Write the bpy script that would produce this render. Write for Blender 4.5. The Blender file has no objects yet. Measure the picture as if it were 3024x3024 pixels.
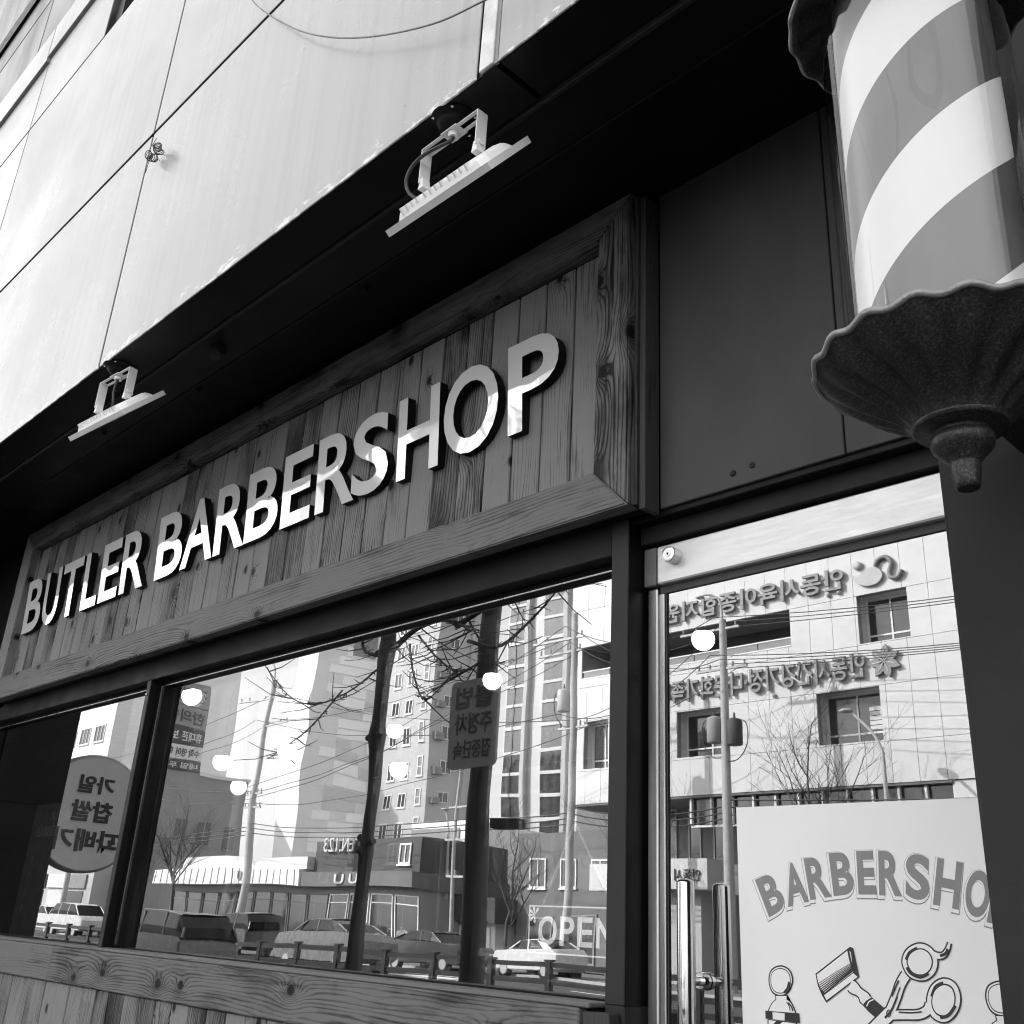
import bpy, bmesh, math, random
from mathutils import Vector, Matrix
random.seed(7)
R = math.radians
scene = bpy.context.scene
COL = scene.collection

# ------------------------------------------------------------------ camera
cam_d = bpy.data.cameras.new('camera'); cam = bpy.data.objects.new('camera', cam_d); COL.objects.link(cam)
yaw, pitch, roll = R(46.417), R(22.370), R(3.2355)
fw = Vector((-math.sin(yaw)*math.cos(pitch), math.cos(yaw)*math.cos(pitch), math.sin(pitch)))
rt = Vector((math.cos(yaw), math.sin(yaw), 0)); up = rt.cross(fw)
rt2 = math.cos(roll)*rt + math.sin(roll)*up; up2 = -math.sin(roll)*rt + math.cos(roll)*up
m = Matrix((rt2, up2, -fw)).transposed().to_4x4(); m.translation = Vector((0, 0, 1.4))
cam.matrix_world = m
cam_d.sensor_width = 36; cam_d.lens = 36; cam_d.clip_start = .05; cam_d.clip_end = 2000
scene.camera = cam

# ------------------------------------------------------------------ light
SUN_EL, SUN_AZ = 30, 42          # light travels towards +x, -y (the sun stands behind the shop, to the left)
world = bpy.data.worlds.new('World'); scene.world = world; world.use_nodes = True
wn = world.node_tree.nodes; wl = world.node_tree.links
sky = wn.new('ShaderNodeTexSky'); sky.sky_type = 'NISHITA'; sky.sun_disc = False
sky.sun_elevation = R(SUN_EL); sky.sun_rotation = R(-SUN_AZ)
sky.air_density = 1.0; sky.dust_density = 3.0
bw = wn.new('ShaderNodeRGBToBW')
veil = wn.new('ShaderNodeMath'); veil.operation = 'ADD'; veil.inputs[1].default_value = 3.6      # thin even high haze over the whole sky
wl.new(sky.outputs[0], bw.inputs[0]); wl.new(bw.outputs[0], veil.inputs[0]); wl.new(veil.outputs[0], wn['Background'].inputs[0])
wn['Background'].inputs[1].default_value = 0.15
sun_d = bpy.data.lights.new('sun', 'SUN'); sun_d.energy = 4.0; sun_d.angle = R(.53); sun_d.color = (1, 1, 1)
sun = bpy.data.objects.new('sun', sun_d); COL.objects.link(sun)
tr = Vector((math.sin(R(SUN_AZ))*math.cos(R(SUN_EL)), -math.cos(R(SUN_AZ))*math.cos(R(SUN_EL)), -math.sin(R(SUN_EL))))
sun.rotation_euler = tr.to_track_quat('-Z', 'Y').to_euler(); sun.location = (-20, 25, 30)
vs = scene.view_settings; vs.view_transform = 'Standard'; vs.look = 'None'; vs.gamma = 1; vs.exposure = 1.45
vs.use_curve_mapping = False
scene.render.engine = 'CYCLES'
cy = scene.cycles
cy.use_denoising = True; cy.filter_width = 1.1
cy.use_adaptive_sampling = True; cy.adaptive_threshold = .02
cy.max_bounces = 8; cy.diffuse_bounces = 3; cy.glossy_bounces = 5; cy.transparent_max_bounces = 16; cy.transmission_bounces = 6
cy.sample_clamp_indirect = 6; cy.caustics_reflective = False; cy.caustics_refractive = False

# ------------------------------------------------------------------ helpers
def world_off(o):
    v = Vector((0, 0, 0))
    while o is not None:
        v += o.location; o = o.parent
    return v

class MB:
    """collects simple shapes in world coordinates; build() makes ONE mesh object of them"""
    def __init__(s): s.v = []; s.f = []; s.m = []; s.cur = 0; s.smooth = []
    def add(s, vs_, fs, sm=False):
        b = len(s.v); s.v += [tuple(p) for p in vs_]
        for f in fs: s.f.append([i+b for i in f]); s.m.append(s.cur); s.smooth.append(sm)
        return s
    def slot(s, i): s.cur = i; return s
    def box(s, x0, x1, y0, y1, z0, z1, c=0):
        if c <= 0:
            return s.add([(x0,y0,z0),(x1,y0,z0),(x1,y1,z0),(x0,y1,z0),(x0,y0,z1),(x1,y0,z1),(x1,y1,z1),(x0,y1,z1)],
                  [(0,3,2,1),(4,5,6,7),(0,1,5,4),(1,2,6,5),(2,3,7,6),(3,0,4,7)])
        bm = bmesh.new(); bmesh.ops.create_cube(bm, size=1)
        for v in bm.verts: v.co = Vector(((x0+x1)/2+v.co.x*(x1-x0), (y0+y1)/2+v.co.y*(y1-y0), (z0+z1)/2+v.co.z*(z1-z0)))
        bmesh.ops.bevel(bm, geom=bm.edges[:], offset=c, segments=1, affect='EDGES')
        bm.verts.index_update()
        s.add([v.co[:] for v in bm.verts], [[v.index for v in f.verts] for f in bm.faces]); bm.free(); return s
    def prism(s, pts, d):                       # pts: closed polygon (3D list), d: extrusion vector
        n = len(pts); d = Vector(d); a = [Vector(p) for p in pts]
        fs = [list(range(n))[::-1], list(range(n, 2*n))]
        for i in range(n): fs.append((i, (i+1) % n, n+(i+1) % n, n+i))
        return s.add(a+[p+d for p in a], fs)
    def tube(s, path, r, n=8, cap=True, sm=True):
        P = [Vector(p) for p in path]; rr = r if isinstance(r, (list, tuple)) else [r]*len(P)
        prev = None; vs_ = []; k = len(P)
        for i, p in enumerate(P):
            t = (P[min(i+1, k-1)]-P[max(i-1, 0)]).normalized()
            if prev is None:
                a = t.orthogonal().normalized()
            else:
                a = (prev-t*prev.dot(t))
                a = a.normalized() if a.length > 1e-6 else t.orthogonal().normalized()
            prev = a; b = t.cross(a)
            for j in range(n):
                w = 2*math.pi*j/n; vs_.append(p+(a*math.cos(w)+b*math.sin(w))*rr[i])
        fs = []
        for i in range(k-1):
            for j in range(n): fs.append((i*n+j, i*n+(j+1) % n, (i+1)*n+(j+1) % n, (i+1)*n+j))
        s.add(vs_, fs, sm)
        if cap: s.add(vs_[:n], [list(range(n))[::-1]]); s.add(vs_[-n:], [list(range(n))])
        return s
    def lathe(s, prof, c, n=32, axis='z', sm=True, fr=None):   # prof: list (radius, height); fr(theta,r,h)->(r,h)
        vs_ = []; c = Vector(c)
        for r, h in prof:
            for j in range(n):
                w = 2*math.pi*j/n; q, g = (fr(w, r, h) if fr else (r, h))
                x, y = q*math.cos(w), q*math.sin(w)
                vs_.append(c+(Vector((x, y, g)) if axis == 'z' else Vector((x, g, y)) if axis == 'y' else Vector((g, x, y))))
        fs = []
        for i in range(len(prof)-1):
            for j in range(n): fs.append((i*n+j, i*n+(j+1) % n, (i+1)*n+(j+1) % n, (i+1)*n+j))
        s.add(vs_, fs, sm)
        if prof[0][0] > 1e-5: s.add(vs_[:n], [list(range(n))[::-1]])
        if prof[-1][0] > 1e-5: s.add(vs_[-n:], [list(range(n))])
        return s
    def quad(s, *p): return s.add(p, [tuple(range(len(p)))])
    def mesh(s, name, off=Vector((0,0,0)), mats=()):
        me = bpy.data.meshes.new(name)
        me.from_pydata([Vector(p)-off for p in s.v], [], s.f)
        for mt in mats: me.materials.append(mt)
        me.polygons.foreach_set('material_index', s.m); me.polygons.foreach_set('use_smooth', s.smooth)
        me.update()
        bm = bmesh.new(); bm.from_mesh(me); bmesh.ops.recalc_face_normals(bm, faces=bm.faces); bm.to_mesh(me); bm.free()
        return me
    def build(s, name, mats, parent=None, at=None):
        if not isinstance(mats, (list, tuple)): mats = [mats]
        off = world_off(parent) if parent is not None else Vector((0,0,0))
        loc = Vector(at) if at is not None else None
        me = s.mesh(name, off if loc is None else loc, mats)
        o = bpy.data.objects.new(name, me); COL.objects.link(o); o.parent = parent
        if loc is not None: o.location = loc-off
        return o

def tag(o, label, cat=None, group=None, kind=None):
    o['label'] = label
    if cat: o['category'] = cat
    if group: o['group'] = group
    if kind: o['kind'] = kind
    return o
def thing(name, label, cat, loc=(0,0,0), group=None):
    o = bpy.data.objects.new(name, None); COL.objects.link(o); o.location = loc; o.empty_display_size = .1
    return tag(o, label, cat, group)
def part(name, parent, loc=None):
    o = bpy.data.objects.new(name, None); COL.objects.link(o); o.parent = parent; o.empty_display_size = .05
    if loc is not None: o.location = Vector(loc)-world_off(parent)
    return o
def copy_tree(o, parent=None):
    c = o.copy(); COL.objects.link(c); c.parent = parent
    for ch in list(o.children): copy_tree(ch, c)
    return c

def text_mesh(body, box=None, extrude=0.0, offset=0.0, face='-y', origin=(0,0,0), bevel=0.0, mats=(), name='letter', keep=False, shear=0):
    """lettering as a mesh. box = (width, height) it is fitted to; face = direction it faces; origin = lower left corner (reading side)"""
    cu = bpy.data.curves.new('txt', 'FONT'); cu.body = body; cu.extrude = 0.0; cu.offset = offset; cu.resolution_u = 5
    ob = bpy.data.objects.new('txt', cu); COL.objects.link(ob)
    bpy.context.view_layer.update()
    me = bpy.data.meshes.new_from_object(ob.evaluated_get(bpy.context.evaluated_depsgraph_get()))
    bpy.data.objects.remove(ob); bpy.data.curves.remove(cu)
    bm = bmesh.new(); bm.from_mesh(me); bpy.data.meshes.remove(me)
    bmesh.ops.remove_doubles(bm, verts=bm.verts, dist=1e-5)
    xs = [v.co.x for v in bm.verts]; ys = [v.co.y for v in bm.verts]
    x0, x1, y0, y1 = min(xs), max(xs), min(ys), max(ys)
    sx = sy = 1
    if box:
        sx = box[0]/(x1-x0) if box[0] else None; sy = box[1]/(y1-y0) if box[1] else None
        sx = sx or sy; sy = sy or sx
    for v in bm.verts: v.co = Vector(((v.co.x-x0)*sx, (v.co.y-y0)*sy, 0))
    if extrude > 0:
        ex = bmesh.ops.extrude_face_region(bm, geom=bm.faces[:])
        for g in ex['geom']:
            if isinstance(g, bmesh.types.BMVert): g.co.z += extrude
        bmesh.ops.recalc_face_normals(bm, faces=bm.faces)
    for f in bm.faces: f.material_index = 0 if abs(f.normal.z) > .5 else (1 if len(mats) > 1 else 0)
    o = Vector(origin)
    for v in bm.verts:
        x, y, z = v.co
        v.co = o + (Vector((x, -z, y)) if face == '-y' else Vector((-x, z, y)) if face == '+y' else Vector((z, x, y)))
    for f in bm.faces: f.smooth = False
    me = bpy.data.meshes.new(name); bm.to_mesh(me); bm.free()
    for mt in mats: me.materials.append(mt)
    return me
def text_obj(name, parent, body, mats, **k):
    off = world_off(parent); k['origin'] = Vector(k.get('origin', (0,0,0)))-off
    if not isinstance(mats, (list, tuple)): mats = [mats]
    o = bpy.data.objects.new(name, text_mesh(body, mats=mats, name=name, **k)); COL.objects.link(o); o.parent = parent
    return o

# ------------------------------------------------------------------ materials (all neutral greys: the photograph is black and white)
class NT:
    def __init__(s, name):
        s.mat = bpy.data.materials.new(name); s.mat.use_nodes = True
        s.n = s.mat.node_tree.nodes; s.l = s.mat.node_tree.links; s.b = s.n['Principled BSDF']
    def new(s, t, **k):
        nd = s.n.new(t)
        for a, v in k.items():
            if a.startswith('i_'):
                key = a[2:]; nd.inputs[int(key) if key.isdigit() else key].default_value = v
            else: setattr(nd, a, v)
        return nd
    def link(s, a, b): s.l.new(a, b)
    def math(s, op, a, b=None, clamp=False):
        nd = s.n.new('ShaderNodeMath'); nd.operation = op; nd.use_clamp = clamp
        for i, v in enumerate((a, b)):
            if v is None: continue
            if isinstance(v, (int, float)): nd.inputs[i].default_value = v
            else: s.l.new(v, nd.inputs[i])
        return nd.outputs[0]
    def ramp(s, fac, stops):
        nd = s.n.new('ShaderNodeValToRGB'); cr = nd.color_ramp
        while len(cr.elements) < len(stops): cr.elements.new(.5)
        for e, (p, c) in zip(cr.elements, stops):
            e.position = p; e.color = (c, c, c, 1)
        s.l.new(fac, nd.inputs[0]); return nd.outputs[0]
    def noise(s, vec, scale, detail=3, rough=.5, dist=0):
        nd = s.new('ShaderNodeTexNoise', i_Scale=scale, i_Detail=detail, i_Roughness=rough, i_Distortion=dist)
        if vec is not None: s.l.new(vec, nd.inputs['Vector'])
        return nd.outputs['Fac']
    def mapv(s, vec, scale=(1,1,1), loc=(0,0,0)):
        nd = s.new('ShaderNodeMapping'); nd.inputs['Scale'].default_value = scale; nd.inputs['Location'].default_value = loc
        s.l.new(vec, nd.inputs['Vector']); return nd.outputs[0]
    def coord(s, k='Object'):
        return s.new('ShaderNodeTexCoord').outputs[k]
    def bump(s, h, strength=.3, dist=.01):
        nd = s.new('ShaderNodeBump'); nd.inputs['Strength'].default_value = strength; nd.inputs['Distance'].default_value = dist
        s.l.new(h, nd.inputs['Height']); s.l.new(nd.outputs[0], s.b.inputs['Normal']); return nd
MATS = {}
def paint(name, g, rough=.5, var=.15, scale=6, metal=0, spec=.5, bump=0, bscale=40, stretch=(1,1,1), speck=0):
    """plain paint / plaster / metal: a grey with soft blotches and a fine relief"""
    if name in MATS: return MATS[name]
    t = NT(name); c = t.coord(); mv = t.mapv(c, stretch)
    n = t.noise(mv, scale, 5, .6)
    col = t.ramp(n, [(.25, max(0, g*(1-var))), (.75, g*(1+var))])
    if speck:
        v = t.noise(c, 220, 2, .5)
        sp = t.math('GREATER_THAN', v, .74)
        mx = t.new('ShaderNodeMix', data_type='RGBA'); t.link(t.math('MULTIPLY', sp, speck), mx.inputs[0]); t.link(col, mx.inputs[6])
        mx.inputs[7].default_value = (.4, .4, .4, 1); col = mx.outputs[2]
    t.link(col, t.b.inputs['Base Color'])
    rr = t.ramp(t.noise(mv, scale*2.3, 4), [(.3, max(0, rough-.08)), (.7, min(1, rough+.1))]); t.link(rr, t.b.inputs['Roughness'])
    t.b.inputs['Metallic'].default_value = metal; t.b.inputs['Specular IOR Level'].default_value = spec
    if bump: t.bump(t.noise(mv, bscale, 4, .6), bump, .004)
    MATS[name] = t.mat; return t.mat

def wood(name, axis, lo=.05, hi=.24, knots=1.0, rough=.55):
    """stained softwood boards; grain runs along 'axis' and bends round the knots; every board differs"""
    t = NT(name); c = t.coord(); oi = t.new('ShaderNodeObjectInfo')
    rnd = oi.outputs['Random']
    sep = t.new('ShaderNodeSeparateXYZ'); t.link(c, sep.inputs[0])
    X, Y, Z = sep.outputs
    u, w = (X, Z) if axis == 'z' else (Z, X)
    u = t.math('ADD', u, t.math('MULTIPLY', rnd, 31.7)); w = t.math('ADD', w, t.math('MULTIPLY', rnd, 77.3))
    u = t.math('ADD', u, t.math('MULTIPLY', Y, .6))
    # knots: cells in a space stretched along the grain
    cv = t.new('ShaderNodeCombineXYZ'); t.link(t.math('MULTIPLY', u, 7.0), cv.inputs[0]); t.link(t.math('MULTIPLY', w, 2.6), cv.inputs[1])
    vo = t.new('ShaderNodeTexVoronoi', voronoi_dimensions='2D', feature='F1'); vo.inputs['Scale'].default_value = 1.0; t.link(cv.outputs[0], vo.inputs['Vector'])
    # distance in metres-like units: recompute with stretched metric
    df = t.new('ShaderNodeVectorMath', operation='SUBTRACT'); t.link(cv.outputs[0], df.inputs[0]); t.link(vo.outputs['Position'], df.inputs[1])
    ds = t.new('ShaderNodeSeparateXYZ'); t.link(df.outputs[0], ds.inputs[0])
    du = t.math('DIVIDE', ds.outputs[0], 7.0); dw = t.math('DIVIDE', ds.outputs[1], 2.6)
    d2 = t.math('SQRT', t.math('ADD', t.math('MULTIPLY', du, du), t.math('MULTIPLY', t.math('MULTIPLY', dw, dw), .45)))
    sepc = t.new('ShaderNodeSeparateColor'); t.link(vo.outputs['Color'], sepc.inputs[0])
    on = t.math('GREATER_THAN', sepc.outputs[0], 1-.62*knots)
    ksz = t.math('MULTIPLY', on, t.math('ADD', .55, t.math('MULTIPLY', sepc.outputs[1], .8)))
    infl = t.math('MULTIPLY', t.math('POWER', 2.718, t.math('MULTIPLY', d2, -42.0)), ksz)
    sgn = t.math('SIGN', du)
    # slow wander of the grain
    wv = t.new('ShaderNodeCombineXYZ'); t.link(t.math('MULTIPLY', u, 9), wv.inputs[0]); t.link(t.math('MULTIPLY', w, 1.1), wv.inputs[1])
    wand = t.noise(wv.outputs[0], 1.0, 3, .5)
    f = t.math('ADD', t.math('MULTIPLY', u, 75), t.math('MULTIPLY', wand, 5.5))
    f = t.math('ADD', f, t.math('MULTIPLY', infl, 7.0))
    gv = t.new('ShaderNodeCombineXYZ'); t.link(f, gv.inputs[0]); t.link(t.math('MULTIPLY', w, 1.3), gv.inputs[1])
    g1 = t.noise(gv.outputs[0], 1.0, 2, .5)
    saw = t.math('SUBTRACT', 1.0, t.math('POWER', t.math('ADD', t.math('MULTIPLY', t.math('SINE', t.math('MULTIPLY', f, 7.0)), .5), .5), 3.0))
    amp = t.noise(wv.outputs[0], .55, 2, .5)
    saw = t.math('SUBTRACT', 1.0, t.math('MULTIPLY', t.math('SUBTRACT', 1.0, saw), t.math('MULTIPLY', t.math('SUBTRACT', amp, .25, clamp=True), 2.6)))
    fv = t.new('ShaderNodeCombineXYZ'); t.link(t.math('MULTIPLY', u, 900), fv.inputs[0]); t.link(t.math('MULTIPLY', w, 14), fv.inputs[1])
    fib = t.noise(fv.outputs[0], 1.0, 2, .6)
    pv = t.new('ShaderNodeCombineXYZ'); t.link(t.math('MULTIPLY', u, 10), pv.inputs[0]); t.link(t.math('MULTIPLY', w, 3.5), pv.inputs[1])
    patch = t.noise(pv.outputs[0], 1.0, 4, .65)
    tone = t.math('ADD', t.math('MULTIPLY', saw, .34), t.math('MULTIPLY', g1, .20))
    tone = t.math('ADD', tone, t.math('MULTIPLY', fib, .30)); tone = t.math('ADD', tone, t.math('MULTIPLY', patch, 1.0))
    tone = t.math('ADD', tone, t.math('MULTIPLY', t.math('SUBTRACT', rnd, .5), .46))
    dark = t.math('MULTIPLY', t.math('SUBTRACT', 1.0, t.math('DIVIDE', d2, .017), clamp=True), on)
    tone = t.math('SUBTRACT', tone, t.math('MULTIPLY', dark, .75))
    halo = t.math('MULTIPLY', t.math('SUBTRACT', 1.0, t.math('DIVIDE', d2, .05), clamp=True), on)
    tone = t.math('SUBTRACT', tone, t.math('MULTIPLY', halo, .22))
    st = t.new('ShaderNodeCombineXYZ'); t.link(t.math('MULTIPLY', u, 46), st.inputs[0]); t.link(t.math('MULTIPLY', w, 1.6), st.inputs[1])
    tone = t.math('SUBTRACT', tone, t.math('MULTIPLY', t.math('SUBTRACT', t.noise(st.outputs[0], 1.0, 4, .7), .52, clamp=True), 1.5))   # dark stain streaks
    fl = t.noise(c, 190, 2, .5); tone = t.math('SUBTRACT', tone, t.math('MULTIPLY', t.math('GREATER_THAN', fl, .73), .16))
    tone = t.math('SUBTRACT', tone, .20)
    col = t.ramp(tone, [(.28, lo*.2), (.46, lo), (.62, lo+(hi-lo)*.38), (.86, hi)])
    t.link(col, t.b.inputs['Base Color'])
    t.link(t.ramp(patch, [(.3, rough-.1), (.7, rough+.15)]), t.b.inputs['Roughness'])
    t.b.inputs['Specular IOR Level'].default_value = .2
    h = t.math('ADD', t.math('MULTIPLY', saw, .5), t.math('MULTIPLY', fib, .6)); h = t.math('SUBTRACT', h, t.math('MULTIPLY', dark, 1.2))
    t.bump(h, .35, .0012)
    return t.mat

def glass(name, ior=1.9, tint=.8, wave=0.0, wscale=1.2, gain=1.0, dirt=.0):
    """thin coated pane: clear where looked at square on, more mirror-like at a slant; slightly wavy float glass"""
    t = NT(name); t.n.remove(t.b); out = t.n['Material Output']
    ge = t.new('ShaderNodeNewGeometry'); dt = t.new('ShaderNodeVectorMath', operation='DOT_PRODUCT')
    t.link(ge.outputs['Normal'], dt.inputs[0]); t.link(ge.outputs['Incoming'], dt.inputs[1])
    ca = t.math('ABSOLUTE', dt.outputs['Value']); r0 = ((ior-1)/(ior+1))**2
    frs = t.math('ADD', r0, t.math('MULTIPLY', t.math('POWER', t.math('SUBTRACT', 1.0, ca, clamp=True), 5.0), 1-r0))
    tp = t.new('ShaderNodeBsdfTransparent'); tp.inputs[0].default_value = (tint, tint, tint, 1)
    gl = t.new('ShaderNodeBsdfGlossy'); gl.inputs['Roughness'].default_value = 0.003; gl.inputs[0].default_value = (.95, .95, .95, 1)
    if wave:
        bn = t.new('ShaderNodeBump'); bn.inputs['Strength'].default_value = 1; bn.inputs['Distance'].default_value = wave
        c = t.coord(); mv = t.mapv(c, (1, 1, 1.6))
        t.link(t.noise(mv, wscale, 1, .3), bn.inputs['Height']); t.link(bn.outputs[0], gl.inputs['Normal'])
    mx = t.new('ShaderNodeMixShader'); t.link(t.math('MULTIPLY', frs, gain, clamp=True), mx.inputs[0])
    t.link(tp.outputs[0], mx.inputs[1]); t.link(gl.outputs[0], mx.inputs[2])
    last = mx
    if dirt:
        df = t.new('ShaderNodeBsdfDiffuse'); df.inputs[0].default_value = (.6, .6, .6, 1)
        m2 = t.new('ShaderNodeMixShader')
        c = t.coord(); nz = t.noise(t.mapv(c, (30, 1, 2)), 1.5, 5, .7)
        t.link(t.math('MULTIPLY', t.math('SUBTRACT', nz, .45, clamp=True), dirt), m2.inputs[0])
        t.link(mx.outputs[0], m2.inputs[1]); t.link(df.outputs[0], m2.inputs[2]); last = m2
    t.link(last.outputs[0], out.inputs[0]); return t.mat

def emit(name, g, s):
    t = NT(name); t.b.inputs['Base Color'].default_value = (g, g, g, 1)
    t.b.inputs['Emission Color'].default_value = (1, 1, 1, 1); t.b.inputs['Emission Strength'].default_value = s; return t.mat

M_woodV = wood('stained_boards_upright', 'z', .020, .185)
M_woodH = wood('stained_boards_lying', 'x', .018, .135, 1.0)
M_woodD = wood('dark_end_boards', 'z', .012, .05, .6)
M_black = paint('black_paint', .006, .45, .3, 5, spec=.12)
M_soffit = paint('black_soffit_paint', .006, .38, .3, 3, bump=.05, bscale=15, spec=.12)
M_dark = paint('dark_grey_paint', .024, .45, .18, 4, bump=.08, bscale=60, speck=.06, spec=.12)
M_wall = paint('grey_wall_panel_paint', .062, .5, .22, 3, bump=.12, bscale=14, stretch=(1, 1, .35), spec=.12, speck=.05)
M_col = paint('charcoal_column_paint', .020, .5, .2, 3, bump=.1, bscale=50, speck=.10, spec=.12)
M_frame = paint('charcoal_frame_paint', .032, .42, .12, 6, spec=.12)
M_alu = paint('brushed_aluminium', .62, .3, .1, 9, metal=1, stretch=(1, 1, .1), bump=.03, bscale=120)
M_steel = paint('polished_steel', .7, .09, .05, 9, metal=1)
M_rail = paint('satin_door_rail', .70, .42, .07, 5, metal=.35, stretch=(1, 1, 12), bump=.06, bscale=60)
M_lampgrey = paint('light_grey_lamp_paint', .66, .45, .07, 12, bump=.05, bscale=90)
M_rubber = paint('black_rubber', .02, .5, .2, 20)
M_white = paint('white_print_paper', .78, .45, .02, 3)
M_ink = paint('black_ink', .015, .5, .2, 20)
M_inkgrey = paint('grey_ink', .21, .5, .04, 20)
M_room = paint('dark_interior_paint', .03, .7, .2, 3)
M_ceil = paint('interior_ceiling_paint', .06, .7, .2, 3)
M_glassA = glass('outer_window_glass', 3.6, .72, .0016, 1.5, 1.0, .10)
M_glassB = glass('inner_window_glass', 1.95, .8, .0007, 1.1, 1.0)
M_glassD = glass('door_glass', 3.2, .7, .0002, .8, 1.0, .04)
M_glassL = glass('side_window_glass', 3.0, .8, .0004, .8, 1.0)

def cladding_mat(name='off_white_cladding', scuff=1.0):
    t = NT(name); c = t.coord(); oi = t.new('ShaderNodeObjectInfo')
    ad = t.new('ShaderNodeVectorMath', operation='ADD'); t.link(c, ad.inputs[0])
    sc = t.new('ShaderNodeVectorMath', operation='SCALE'); sc.inputs[0].default_value = (13, 7, 29); t.link(oi.outputs['Random'], sc.inputs['Scale'])
    t.link(sc.outputs[0], ad.inputs[1]); v = ad.outputs[0]
    streak = t.noise(t.mapv(v, (26, 1, .5)), 1.0, 5, .65)          # rain streaks, running down
    blot = t.noise(v, 1.3, 4, .6)
    scr = t.noise(t.mapv(v, (3, 3, 60)), 1.0, 2, .5, 2.5)
    g = t.math('ADD', t.math('MULTIPLY', streak, .14), t.math('MULTIPLY', blot, .10))
    col = t.ramp(g, [(.07, .21), (.115, .275), (.17, .325)])
    # scuffs and chipped film along the bottom edge of the lowest row
    sz = t.new('ShaderNodeSeparateXYZ'); t.link(c, sz.inputs[0])
    edge = t.math('SUBTRACT', 1.0, t.math('DIVIDE', t.math('ADD', sz.outputs[2], .583), .11), clamp=True)
    sc2 = t.math('GREATER_THAN', t.math('ADD', t.noise(t.mapv(v, (9, 1, 24), (0, 0, 0)), 1.3, 5, .75), t.math('MULTIPLY', edge, .17)), .70)
    mz = t.new('ShaderNodeMix', data_type='RGBA'); t.link(t.math('MULTIPLY', sc2, t.math('MULTIPLY', edge, scuff)), mz.inputs[0]); t.link(col, mz.inputs[6]); mz.inputs[7].default_value = (.62, .62, .62, 1); col = mz.outputs[2]
    sp = t.math('GREATER_THAN', t.noise(v, 34, 2, .5), .76)
    mx = t.new('ShaderNodeMix', data_type='RGBA'); t.link(t.math('MULTIPLY', sp, .35), mx.inputs[0]); t.link(col, mx.inputs[6]); mx.inputs[7].default_value = (.25, .25, .25, 1)
    t.link(mx.outputs[2], t.b.inputs['Base Color'])
    t.link(t.ramp(blot, [(.3, .22), (.7, .38)]), t.b.inputs['Roughness']); t.b.inputs['Specular IOR Level'].default_value = .6
    h = t.math('ADD', t.math('MULTIPLY', t.noise(v, .9, 2, .4), 1.0), t.math('MULTIPLY', scr, .015))
    t.bump(h, .5, .03)
    return t.mat
M_clad = cladding_mat(); M_clad2 = cladding_mat('off_white_cladding_upper', 0.0)

def chrome_mat():
    t = NT('polished_letter_steel'); c = t.coord(); oi = t.new('ShaderNodeObjectInfo')
    ad = t.new('ShaderNodeVectorMath', operation='ADD'); t.link(c, ad.inputs[0])
    sc = t.new('ShaderNodeVectorMath', operation='SCALE'); sc.inputs[0].default_value = (3, 5, 9); t.link(oi.outputs['Random'], sc.inputs['Scale']); t.link(sc.outputs[0], ad.inputs[1])
    t.b.inputs['Base Color'].default_value = (.86, .86, .86, 1); t.b.inputs['Metallic'].default_value = .38; t.b.inputs['Roughness'].default_value = .03
    t.bump(t.noise(ad.outputs[0], 5, 1, .4), .32, .01)
    return t.mat
M_chrome = chrome_mat()

# ------------------------------------------------------------------ ground, road, pavements
M_asph = paint('asphalt', .05, .85, .25, .8, bump=.3, bscale=60)
M_pave = paint('pavement_concrete', .15, .8, .15, 2, bump=.2, bscale=30)
M_kerb = paint('kerb_granite', .40, .75, .1, 5)
M_line = paint('road_paint', .75, .7, .08, 3)
M_soil = paint('far_ground', .22, .9, .2, .3)
def struct(name, label, mb, mt): return tag(mb.build(name, mt), label, kind='structure')
struct('ground', 'grey ground reaching to the horizon beyond the street', MB().box(-900, 900, -900, 900, -.6, -.16), M_soil)
struct('road', 'grey asphalt road between the two pavements', MB().box(-400, 400, -24.4, -4.2, -.5, -.12), M_asph)
struct('pavement_near', 'paved footway in front of the barbershop', MB().box(-120, 120, -4.0, 12, -.5, 0), M_pave)
struct('pavement_far', 'paved footway across the road', MB().box(-400, 400, -29.6, -24.6, -.5, 0), M_pave)
struct('kerb_near', 'granite kerb along the near footway', MB().box(-120, 120, -4.2, -4.0, -.5, .004), M_kerb)
struct('kerb_far', 'granite kerb along the far footway', MB().box(-400, 400, -24.6, -24.4, -.5, .004), M_kerb)
mk = MB()
for yy in (-8.4, -16.6, -20.3):
    x = -110
    while x < 30: mk.box(x, x+3, yy-.06, yy+.06, -.12, -.116); x += 8
for yy in (-11.2, -13.0, -23.9): mk.box(-120, 40, yy-.07, yy+.07, -.12, -.116)
for i in range(9): mk.box(-31.5, -27.5, -23.4+i*1.15, -22.85+i*1.15, -.12, -.115)
struct('road_markings', 'white lane lines and zebra bars on the asphalt', mk, M_line)

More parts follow.
